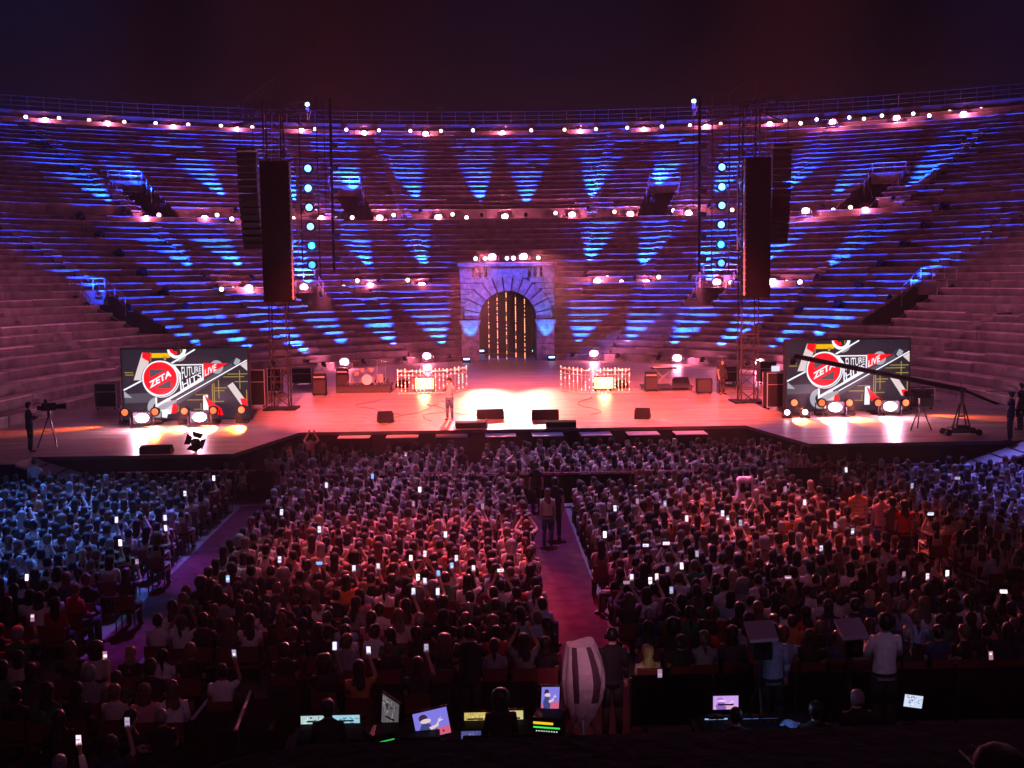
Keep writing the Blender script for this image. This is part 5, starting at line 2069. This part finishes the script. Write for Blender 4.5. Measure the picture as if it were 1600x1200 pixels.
stand_at(473, 770, 0, 'woman in grey top standing at the left aisle end, rightmost of three', 'stand', style='ponytail', hair='fair', top='grey', legs='dark', scale=.97)
stand_at(487, 752, 0, 'person filming with both arms raised before the stage on the left', 'stand_film', style='short', hair='black', top='grey', legs='dark')
stand_at(722, 770, 0, 'dark steward standing in the gap of the pit', 'stand', style='cropped', hair='black', top='black', legs='dark', scale=.9)
stand_at(1339, 868, 0, 'person in orange striped shirt standing by the right aisle', 'stand', style='short', hair='black', top='orange', legs='jeans', scale=1.08)
stand_at(1376, 880, 0, 'person in pink top standing by the right aisle beside striped shirt', 'stand', style='cropped', hair='brown', top='pink', legs='jeans', scale=1.05)
stand_at(1393, 884, 0, 'person in dark brown top standing in the right aisle', 'stand', style='short', hair='black', top='brown', legs='dark')
stand_at(1411, 886, 0, 'woman with long dark hair in orange red top, right aisle', 'stand', style='long', hair='black', top='red', legs='dark', scale=.97)
stand_at(957, 1150, 0, 'crew man in black with headphones standing behind the covered camera', 'stand', style='cropped', hair='black', top='black', legs='dark', sleeve=.9, scale=1.02)
stand_at(1380, 1150, 0, 'tall cameraman in loose pale shirt standing at the mixing area', 'stand_work', style='short', hair='black', top='white', legs='dark', scale=1.14, sleeve=.9)
stand_at(1206, 1150, 0, 'man in pale blue shirt standing behind the right mixing desk', 'stand', style='short', hair='brown', top='pale blue', legs='dark', scale=1.05, sleeve=.9)
stand_at(736, 1150, 0, 'camera operator in black standing in the dark left of aisle', 'stand_work', style='cropped', hair='black', top='black', legs='dark', scale=1.05)
# stripes of the orange shirt
J = SK['stand'][0]
sm = MB()
for z in (.98, 1.08, 1.18, 1.28, 1.38):
    sm.loft([((0, -.005, z), .182, .134), ((0, -.005, z + .045), .186, .134)], 16, 0, False)
st_o = [o for o in bpy.data.objects if o.get('label', '').startswith('person in orange striped')][0]
sm.build('stripe', MT['cream'], st_o, smooth=True)
# headphones of the crew man
hp_o = [o for o in bpy.data.objects if o.get('label', '').startswith('crew man in black')][0]
hp = thing('headphones', 'black headphones on the crew man behind the covered camera', 'headphones', hp_o.location)
m = MB()
pts_ = [Vector((.105 * math.cos(a), .0, 1.69 + .125 * math.sin(a))) for a in [math.pi * i / 10 for i in range(11)]]
m.path(pts_, .012, 6)
m.build('headband', M['steel'], hp)
for s_ in (-1, 1):
    MB().tube((s_ * .085, 0, 1.69), (s_ * .125, 0, 1.69), .042, 12).build('ear_cup', M['black'], hp)


# ---------------------------------------------------------------- covered cameras
def prof_at(t):
    P_ = ((0, .30), (.1, .55), (.3, .85), (.52, 1.0), (.70, .97), (.94, .74), (1, .66))
    for (a, b), (c, d) in zip(P_, P_[1:]):
        if t <= c + 1e-9:
            return b + (d - b) * (t - a) / (c - a)
    return P_[-1][1]


def cover_cloth(name, w_, h, d, mat_, parent, z0, seed=1, taper=.7):
    # a stiff cloth thrown over a camera: flat top, hard vertical creases, ragged gathered foot
    rnd = random.Random(seed)
    m = MB()
    n_, rows = 40, 16
    crease = []
    k = 0
    while len(crease) < n_:
        run = rnd.choice((1, 2, 2, 3))
        amp = rnd.uniform(-.13, .13)
        crease += [amp * (.6 + .4 * (q % 2)) for q in range(run)]
    ph = [rnd.uniform(0, 6.28) for _ in range(4)]
    for j in range(rows + 1):
        t = j / rows
        prof = prof_at(t)
        base = len(m.v)
        for i in range(n_):
            a = 6.28318 * i / n_
            cr = 1 + crease[i] * (1.25 - .75 * t) + .05 * math.sin(a * 3 + ph[0] + t * 4) + rnd.uniform(-.018, .018)
            sq = 1 / max(abs(math.cos(a)), abs(math.sin(a)) * .92, .72) ** .8
            foot = (.10 * math.sin(a * 6 + ph[3]) + .07 * crease[i] * 8) * max(0, .25 - t) * 4 * .6
            m.v.append((w_ / 2 * prof * cr * math.cos(a) * sq + .07 * math.sin(t * 3.0) - .04, d / 2 * prof * cr * math.sin(a) * sq, z0 + h * t + foot + (.03 * math.cos(a) + .02 * math.sin(a * 2)) * t))
        if j:
            for i in range(n_):
                m.f.append((base - n_ + i, base - n_ + (i + 1) % n_, base + (i + 1) % n_, base + i))
                ang = (i + .5) / n_
                stripe = (.655 < ang < .69) or (.80 < ang < .84)
                m.m.append(1 if stripe and j > 5 else 0)
    base = len(m.v) - n_
    m.f.append(tuple(base + i for i in range(n_)))
    m.m.append(0)
    return m.build(name, mat_, parent, smooth=False)


M['cover'] = mat('white_cover_cloth', (.72, .62, .66), .8, noise=.12, scale=5, bump=.6)
M['cover_dark'] = mat('dark_cover_strap', (.10, .05, .07), .8)
p = atz(905, 1150, 0)
cv = thing('covered_camera', 'television camera on tripod under pale cloth with two dark stripes', 'television camera', (p.x, p.y - .7, 0))
zt_ = aty(905, 1005, p.y - .7).z
zb_ = aty(905, 1128, p.y - .7).z
cover_cloth('cloth_cover', .64, zt_ - zb_, .62, [M['cover'], M['cover_dark']], cv, zb_, 4)
m = MB()
for a in range(3):
    m.tube((0, 0, zb_ + .25), (.42 * math.cos(a * 2.094 + .5), .42 * math.sin(a * 2.094 + .5), 0), .03)
m.tube((0, 0, .5), (0, 0, zt_ - .3), .05)
m.build('tripod', M['steel'], cv)
MB().box((0, 0, zt_ - .45), (.3, .34, .5)).build('camera_body', M['black'], cv)
for i, (px, py, w_, h, lab) in enumerate(((1187, 984, .46, .34, 'flat pale cover on the camera beside the man in pale blue'), (1328, 980, .42, .3, 'flat pale cover on the camera before the tall cameraman'), (1163, 745, .8, 1.0, 'pale pink covered camera rising from the crowd before the stage'))):
    z = 1.9 if i < 2 else 1.75
    p = atz(px, py, z)
    r = thing('covered_camera', lab, 'television camera', (p.x, p.y, 0), 0)
    if i < 2:
        m = MB()
        m.add([(-w_ / 2, -.3, z - .06), (w_ / 2, -.3, z - .04), (w_ / 2 + .05, .3, z + .07), (-w_ / 2 + .04, .3, z + .05), (-w_ / 2, -.3, z - .12), (w_ / 2, -.3, z - .10), (w_ / 2 + .05, .3, z), (-w_ / 2 + .04, .3, z)],
              [(0, 1, 2, 3), (0, 4, 5, 1), (1, 5, 6, 2), (2, 6, 7, 3), (3, 7, 4, 0), (4, 7, 6, 5)])
        m.build('rain_cover', mat('grey_lilac_cover', (.5, .42, .5), .8), r, bevel=.01)
    else:
        m = MB()
        m.loft([((0, 0, z - .62), .30, .24), ((.02, 0, z - .35), .25, .22), ((0, 0, z - .08), .27, .22), ((.02, 0, z), .22, .17)], 5)
        m.build('rain_cover', M['cover'], r, bevel=.02)
    MB().box((0, 0, z - .28), (.3, .5, .28)).tube((0, -.2, z - .2), (0, -.5, z - .25), .06).build('camera_body', M['black'], r, bevel=.02)
    m = MB()
    m.tube((0, 0, z - .4), (0, 0, .9), .05)
    for a in range(3):
        m.tube((0, 0, 1.0), (.45 * math.cos(a * 2.094 + .5), .45 * math.sin(a * 2.094 + .5), 0), .025)
    m.build('tripod', M['alu'], r)

# ---------------------------------------------------------------- mixing area at the back
for i, (xa, xb, Y, h, lab) in enumerate(((985, 1620, 18.65, .9, 'long low black partition behind the right seats'), (420, 838, 18.65, .84, 'low black partition behind the seats left of the aisle'))):
    a, b = aty(xa, 1060, Y).x, aty(xb, 1060, Y).x
    r = thing('partition', lab, 'partition', (a, Y, 0), 0, 'black partitions of the mixing area')
    MB().span((0, 0, .04), (b - a, .05, h)).build('panel', M['cloth_black'], r)
    m = MB()
    n_ = int((b - a) / 1.2)
    for k in range(n_ + 1):
        MB().box(((b - a) * k / n_, -.06, h / 2), (.04, .05, h)).build('post', M['alu'], r)
# slanted handrails of the sunken dark box, left
for i, (xa, ya, xb, yb, lab) in enumerate(((300, 1126, 327, 1092, 'left'), (368, 1142, 391, 1082, 'right'))):
    a, b = atz(xa, ya, .75), atz(xb, yb, .75)
    r = thing('light_bar', 'slim pale bar lying on dark platform at lower left, %s one' % lab, 'bar', (a.x, a.y, 0), 0, 'slim bars on the dark platform')
    d = b - a
    MB().tube((0, 0, .76), (d.x, d.y, .76), .028, 8).build('bar', M['cover'], r)
    MB().box((0, 0, .38), (.1, .1, .76)).box((d.x, d.y, .38), (.1, .1, .76)).build('foot', M['black'], r)
a, b = atz(290, 1150, .7), atz(420, 1060, .7)
r = thing('equipment_platform', 'dark flat equipment platform under black cloth at lower left', 'platform', (0, 0, 0))
MB().span((atz(262, 1110, .7).x, 17.2, 0), (atz(440, 1110, .7).x, 18.6, .70)).build('cloth_top', M['cloth_black'], r, bevel=.03)


def foh_desk(xa, xb, Y, lab, z=.62):
    a, b = aty(xa, 1140, Y).x, aty(xb, 1140, Y).x
    r = thing('mixing_desk', lab, 'mixing desk', ((a + b) / 2, Y, 0), 0, 'mixing desks')
    w_ = b - a
    MB().box((0, 0, z), (w_, .8, .07)).build('table_top', M['black'], r, bevel=.01)
    m = MB()
    for x in (-1, 1):
        for y in (-1, 1):
            m.tube((x * w_ * .47, y * .35, 0), (x * w_ * .47, y * .35, z), .03)
    m.build('leg', M['alu'], r)
    MB().box((0, -.1, z + .1), (w_ * .9, .5, .12), rx=.12).build('console', M['black'], r, bevel=.02)
    m = MB()
    for k in range(int(w_ * 9)):
        m.box((-w_ * .43 + k / 9.3, -.1 + random.uniform(-.12, .12), z + .17), (.02, .04, .02))
    m.build('fader', M['grey'], r)
    return r


YD = 17.0
foh_desk(455, 700, YD, 'black mixing desk with cyan and tilted screens, left')
foh_desk(715, 885, YD, 'black mixing desk with yellow screen, left of the aisle')
foh_desk(1085, 1270, YD, 'black mixing desk with pink and cyan screens, right')


def screen_mat(name, kind_):
    return name


def monitor(px0, px1, py0, py1, Y, lab, cols, rz=0, tilt=0, rows=None, grp='monitors in the mixing area', z_base=.96, skew=0, person_img=False, seed=1):
    c = aty((px0 + px1) / 2, (py0 + py1) / 2, Y)
    w_ = (px1 - px0) / F * Y / max(.35, math.cos(rz))
    h = (py1 - py0) / F * Y * 1.02
    r = thing('monitor', lab, 'monitor', (c.x, Y, z_base), rz, grp)
    zc = c.z - z_base
    o1 = MB().box((0, 0, 0), (w_ + .05, .04, h + .05)).build('casing', M['black'], r, bevel=.008)
    o1.location = (0, 0, zc)
    o1.rotation_euler = (0, skew, 0)
    m = MB()
    y0 = -.022
    m.span((-w_ / 2, y0 - .002, -h / 2), (w_ / 2, y0, h / 2), 0)
    rnd = random.Random(seed)
    k = 0
    if person_img:
        # the picture on the monitor: the performer with arm out
        def pl(pts_, mi):
            nonlocal k
            k += 1
            m.add([((u - .5) * w_, y0 - .003 - k * .0006, (v - .5) * h) for u, v in pts_], [tuple(range(len(pts_)))], mi)
        pl([(0, 0), (1, 0), (1, .32), (0, .22)], 1)
        pl([(.14, 0), (.10, .3), (.2, .55), (.33, .62), (.45, .5), (.52, .2), (.5, 0)], 2)
        pl([(.40, .38), (.62, .44), (.72, .60), (.68, .36), (.45, .26)], 4)
        pl([(.72, .5), (.86, .58), (.76, .60), (.80, .72), (.72, .60), (.68, .66)], 4)
        pl([(.28 + .13 * math.cos(a), .76 + .15 * math.sin(a)) for a in [6.283 * i / 12 for i in range(12)]], 3)
        pl([(.34 + .16 * math.cos(a), .64 + .09 * math.sin(a)) for a in [6.283 * i / 12 for i in range(12)]], 4)
    else:
        for j in range(26):
            u, v = rnd.uniform(-.46, .36), rnd.uniform(-.44, .36)
            ww, hh = rnd.choice(((.03, .12), (.02, .2), (.12, .04), (.08, .08), (.2, .02))) if rows is None else rows
            k += 1
            m.span((u * w_, y0 - .004 - k * .0004, v * h), (min(u + ww, .48) * w_, y0 - .002, min(v + hh, .46) * h), rnd.choice((1, 1, 2, 3, 4)))
    o2 = m.build('display', [SCR(c_) for c_ in cols], r)
    o2.location = (0, 0, zc)
    o2.rotation_euler = (0, skew, 0)
    MB().tube((0, .04, 0), (0, .04, max(.05, zc)), .022).box((0, .05, .01), (.24, .18, .02)).build('stand', M['black'], r)
    return r


_sc = {}


def SCR(c):
    if c not in _sc:
        _sc[c] = mat('display_colour', (0, 0, 0), .4, emit=c, estr=1.0, spec=.1)
    return _sc[c]


CY_, GRN, DKC = (.30, .62, .62), (.55, .85, .60), (.01, .05, .07)
BLUE_M = ((.22, .19, .75), (.62, .12, .22), (.05, .06, .22), (.04, .02, .06), (.75, .6, .62))
monitor(470, 515, 1117, 1146, 17.25, 'monitor with cyan mixer channels, left of its pair at left desk', ((.45, .62, .62), DKC, GRN, (.1, .3, .35), (.8, .9, .85)), seed=2, z_base=.8)
monitor(519, 563, 1116, 1144, 17.25, 'monitor with pale blue mixer channels, right of pair at left desk', ((.33, .60, .75), DKC, GRN, (.55, .75, .9), (.1, .4, .5)), seed=3, z_base=.8)
monitor(597, 626, 1090, 1138, 17.3, 'dim monitor turned sideways showing a dark picture', ((.10, .09, .10), (.2, .18, .2), (.02, .02, .02), (.3, .28, .3), (.05, .05, .05)), rz=-.9, skew=.12, seed=5, z_base=.8)
monitor(647, 702, 1108, 1151, 16.9, 'tilted monitor showing a performer on lilac background, left desk', BLUE_M, rz=.12, skew=-.17, person_img=True, z_base=.7)
monitor(725, 760, 1112, 1137, 17.2, 'yellow lit monitor left of the curly haired operator', ((.62, .48, .14), (.25, .18, .05), (.75, .62, .2), (.9, .8, .4), (.1, .08, .03)), seed=7, z_base=.8)
monitor(783, 818, 1109, 1135, 17.2, 'yellow lit monitor right of the curly haired operator', ((.62, .55, .25), (.3, .4, .15), (.75, .62, .2), (.9, .85, .5), (.1, .08, .03)), seed=8, z_base=.8)
monitor(845, 874, 1072, 1107, 17.2, 'monitor showing a performer, next to the covered camera', BLUE_M, rz=.1, skew=.05, person_img=True, z_base=.9)
monitor(1113, 1154, 1086, 1108, 17.3, 'small pink monitor showing a performer above the right desk', ((.62, .36, .85), (.75, .38, .70), (.25, .12, .5), (.4, .2, .6), (.85, .6, .9)), person_img=True, z_base=.9)
monitor(1100, 1137, 1121, 1144, 17.0, 'cyan mixer monitor at the left of the right desk', ((.30, .55, 1), (.03, .08, .25), (.7, .9, 1), (.1, .3, .8), (.05, .05, .2)), seed=9, z_base=.8)
monitor(1160, 1185, 1121, 1144, 17.0, 'blue mixer monitor right of the operator at right desk', ((.2, .35, .8), (.8, .9, 1), (.1, .7, .3), (.05, .08, .4), (.4, .6, 1)), seed=10, z_base=.8)
monitor(1188, 1215, 1121, 1144, 17.0, 'lilac white monitor at the right end of right desk', ((.3, .28, .65), (.9, .9, 1), (.6, .6, 1), (.1, .1, .3), (1, 1, 1)), seed=11, z_base=.8)
monitor(1412, 1441, 1085, 1105, 17.2, 'small white tablet on a stand right of the cameraman', ((.65, .75, .95), (.1, .2, .4), (.3, .5, .9), (.9, .9, 1), (.02, .02, .05)), rz=-.1, skew=.12, seed=12, z_base=.5)
monitor(720, 752, 1141, 1154, 16.7, 'tiny dim blue display below the yellow monitor', ((.07, .08, .25), (.2, .2, .45), (.03, .03, .1), (.3, .3, .6), (.1, .1, .3)), seed=13, z_base=.6)
# level meter bridge with yellow and green strips
p = aty(858, 1132, 16.7)
mt_ = thing('meter_bridge', 'black meter unit with yellow and green lit strips by the aisle', 'meter', (p.x, 16.7, .80), -.25)
MB().box((0, 0, .1), (.44, .4, .32)).build('casing', M['black'], mt_, bevel=.02)
MB().box((-.05, -.203, .18), (.30, .006, .035)).build('yellow_strip', SCR((1, .62, .02)), mt_)
MB().box((0, -.203, .115), (.40, .006, .022)).build('green_strip', SCR((.05, .9, .12)), mt_)
m = MB()
for k in range(9):
    m.box((-.15 + k * .038, -.203, .06), (.018, .006, .014))
m.build('indicator', SCR((.8, .9, .8)), mt_)
p = aty(592, 1147, 16.7)
mt_ = thing('rack_unit', 'black rack unit with one thin green lit strip', 'rack', (p.x, 16.7, .62), .5)
MB().box((0, 0, .1), (.4, .4, .3)).build('casing', M['black'], mt_, bevel=.02)
MB().box((0, -.203, .14), (.32, .006, .016)).build('green_strip', SCR((.03, .55, .08)), mt_)

# operators seen from behind as dark silhouettes
for px, py, st_, hr, lab in ((512, 1094, 'short', 'black', 'operator in black seated before the cyan monitors'), (782, 1080, 'curly', 'black', 'curly haired operator in black before the yellow monitors'),
                             (1150, 1106, 'cropped', 'black', 'operator in black seated at the right desk'), (1340, 1078, 'cropped', 'grey', 'man with cropped grey hair seated beside the tall cameraman'),
                             (1275, 1098, 'short', 'black', 'dim crew member seated right of the blue plastic sheet')):
    Y = 16.35
    c = aty(px, py, Y)
    zb = c.z - 1.40
    person((c.x, Y, zb), 0, lab, 'seat', st_, hr, 'black', 0, .9, 'dark')
    ch = thing('office_chair', 'dark swivel chair under the ' + lab.replace(' in black', '').replace(' seated', ''), 'chair', (c.x, Y, 0), 0, 'swivel chairs in the mixing area')
    MB().box((0, 0, zb + .44), (.46, .46, .06)).build('seat', M['black'], ch, bevel=.02)
    MB().tube((0, 0, .05), (0, 0, zb + .42), .035).tube((-.28, 0, .05), (.28, 0, .05), .03).tube((0, -.28, .05), (0, .28, .05), .03).build('base', M['alu'], ch)
# blonde woman with flowery blouse lit by her phone
c = aty(1012, 1008, 19.4)
fw = person((c.x, 19.4, c.z - 1.40), .2, 'woman with long blonde hair in yellow flowery blouse, lit from below', 'seat', 'long', 'blonde', 'cream', 2, .3, 'jeans')
MB().box((0, 0, .45), (.44, .44, .03)).build('seat', M['chair'], thing('chair', 'red chair under the woman in yellow flowery blouse', 'chair', (c.x, 19.4, max(0, c.z - 1.40))))
chs = bpy.data.objects[[o.name for o in bpy.data.objects if o.get('label') == 'red chair under the woman in yellow flowery blouse'][0]]
f_, s__, b__ = chair_mb()
f_.build('frame', M['chair_frame'], chs)
b__.build('backrest', M['chair'], chs)
m = MB()
for k in range(9):
    a = random.uniform(0, 6.28)
    zz = random.uniform(.85, 1.05)
    q = Vector((.19 * math.cos(a), -.02 - .13 * abs(math.sin(a)), zz))
    m.loft([((q.x, q.y, q.z - .02), .02, .02), ((q.x, q.y, q.z), .035, .03), ((q.x, q.y, q.z + .02), .02, .02)], 7)
m.build('flower', MT['orange'], fw)
light('phone_glow', 'POINT', (c.x + .1, 19.4 - .42, c.z - .2), .5, (1, .85, .4), None, .05)
# plastic sheet and cloths on the desk end
pm = mat('blue_plastic', (.25, .45, .8), .25, noise=.2, scale=8)
rnd = random.Random(2)
a = aty(1243, 1133, 16.8)
r = thing('plastic_sheet', 'crumpled blue plastic sheet at the end of right desk', 'sheet', (a.x, 16.8, a.z - .1))
m = MB()
nx, ny = 14, 8
for j in range(ny):
    for i in range(nx):
        m.v.append(((i / (nx - 1) - .5) * .62, (j / (ny - 1) - .5) * .5, rnd.uniform(0, .05) + .14 * math.exp(-((i - 5) / 5) ** 2 - ((j - 4) / 3) ** 2)))
for j in range(ny - 1):
    for i in range(nx - 1):
        m.f.append((j * nx + i, j * nx + i + 1, (j + 1) * nx + i + 1, (j + 1) * nx + i))
        m.m.append(0)
m.build('film', pm, r)
MB().box((0, 0, -(a.z - .1) / 2 - .01), (.6, .5, a.z - .12)).build('crate', M['black'], r)
light('desk_blue', 'POINT', (a.x - .3, 16.5, a.z + .5), 3, (.3, .5, 1), None, .1)

# ---------------------------------------------------------------- the near ledge and the head in the corner
g0 = aty(340, 1166, 6.0)
g1 = aty(1640, 1138, 6.15)
led = thing('stone_ledge', 'dark stone ledge with rounded end running along the bottom', 'ledge', (0, 0, 0))
m = MB()
z0 = g0.z
pl_ = [(12, 2.4), (12, 6.15 + (12 - g1.x) * .01), (g1.x, 6.15), (g0.x + .5, 6.0)]
for k in range(7):
    a = R(90 + 15 * k)
    pl_.append((g0.x + .5 + .62 * math.cos(a), 5.45 + .55 * math.sin(a)))
pl_.append((g0.x - .12, 2.4))
m.prism(pl_, -.2, z0, 'z')
m.build('block', mat('ledge_stone', (.05, .035, .04), .9, noise=.4, scale=9, bump=.8), led, bevel=.05)
c = aty(1566, 1146, 3.7)
bh = person((c.x, 3.7, c.z - 1.37), .15, 'bald spectator with glasses in the bottom right corner', 'seat', 'bald', 'grey', 'charcoal', 0, .3, 'dark')
gl = thing('glasses', 'thin glasses worn by the bald spectator', 'glasses', (c.x, 3.7, c.z - 1.37), .15)
m = MB()
for s_ in (-1, 1):
    m.tube((s_ * .098, .0, 1.265), (s_ * .085, .115, 1.27), .004, 5)
    ctr = Vector((s_ * .042, .118, 1.262))
    q = [ctr + Vector((.026 * math.cos(a), 0, .022 * math.sin(a))) for a in [6.283 * i / 12 for i in range(13)]]
    m.path(q, .0035, 5)
m.tube((-.016, .118, 1.268), (.016, .118, 1.268), .003, 5)
m.build('frame', M['steel'], gl)
# the step the bald spectator sits on
kk = thing('stone_step', 'dark stone step below the bald spectator', 'step', (0, 0, 0))
MB().span((-6, 1.2, -.2), (12, 2.35, c.z - 1.37 + .44 - .45)).span((c.x - 2, 3.4, z0), (c.x + 3, 3.9, c.z - 1.37 + .43)).build('block', M['black'], kk)

light('cameraman_light', 'SPOT', (4, -4, 14), 900, (.55, .42, 1), (5.2, 18.9, 1.4), .3, 7, 1)
light('ledge_light', 'POINT', (4.5, 9, 10), 26, (1, .5, .7), None, .3)

# ---------------------------------------------------------------- smoke in the air
hz = bpy.data.materials.new('stage_haze')
hz.use_nodes = True
n, l = hz.node_tree.nodes, hz.node_tree.links
n.remove(n['Principled BSDF'])
pv = n.new('ShaderNodeVolumePrincipled')
pv.inputs['Color'].default_value = (.9, .88, .92, 1)
pv.inputs['Density'].default_value = HAZE
pv.inputs['Anisotropy'].default_value = .72
l.new(pv.outputs[0], n['Material Output'].inputs['Volume'])
if HAZE:
    kind(MB().span((-95, -20, -1.2), (95, 135, 24.4)).build('haze', hz), 'stuff')
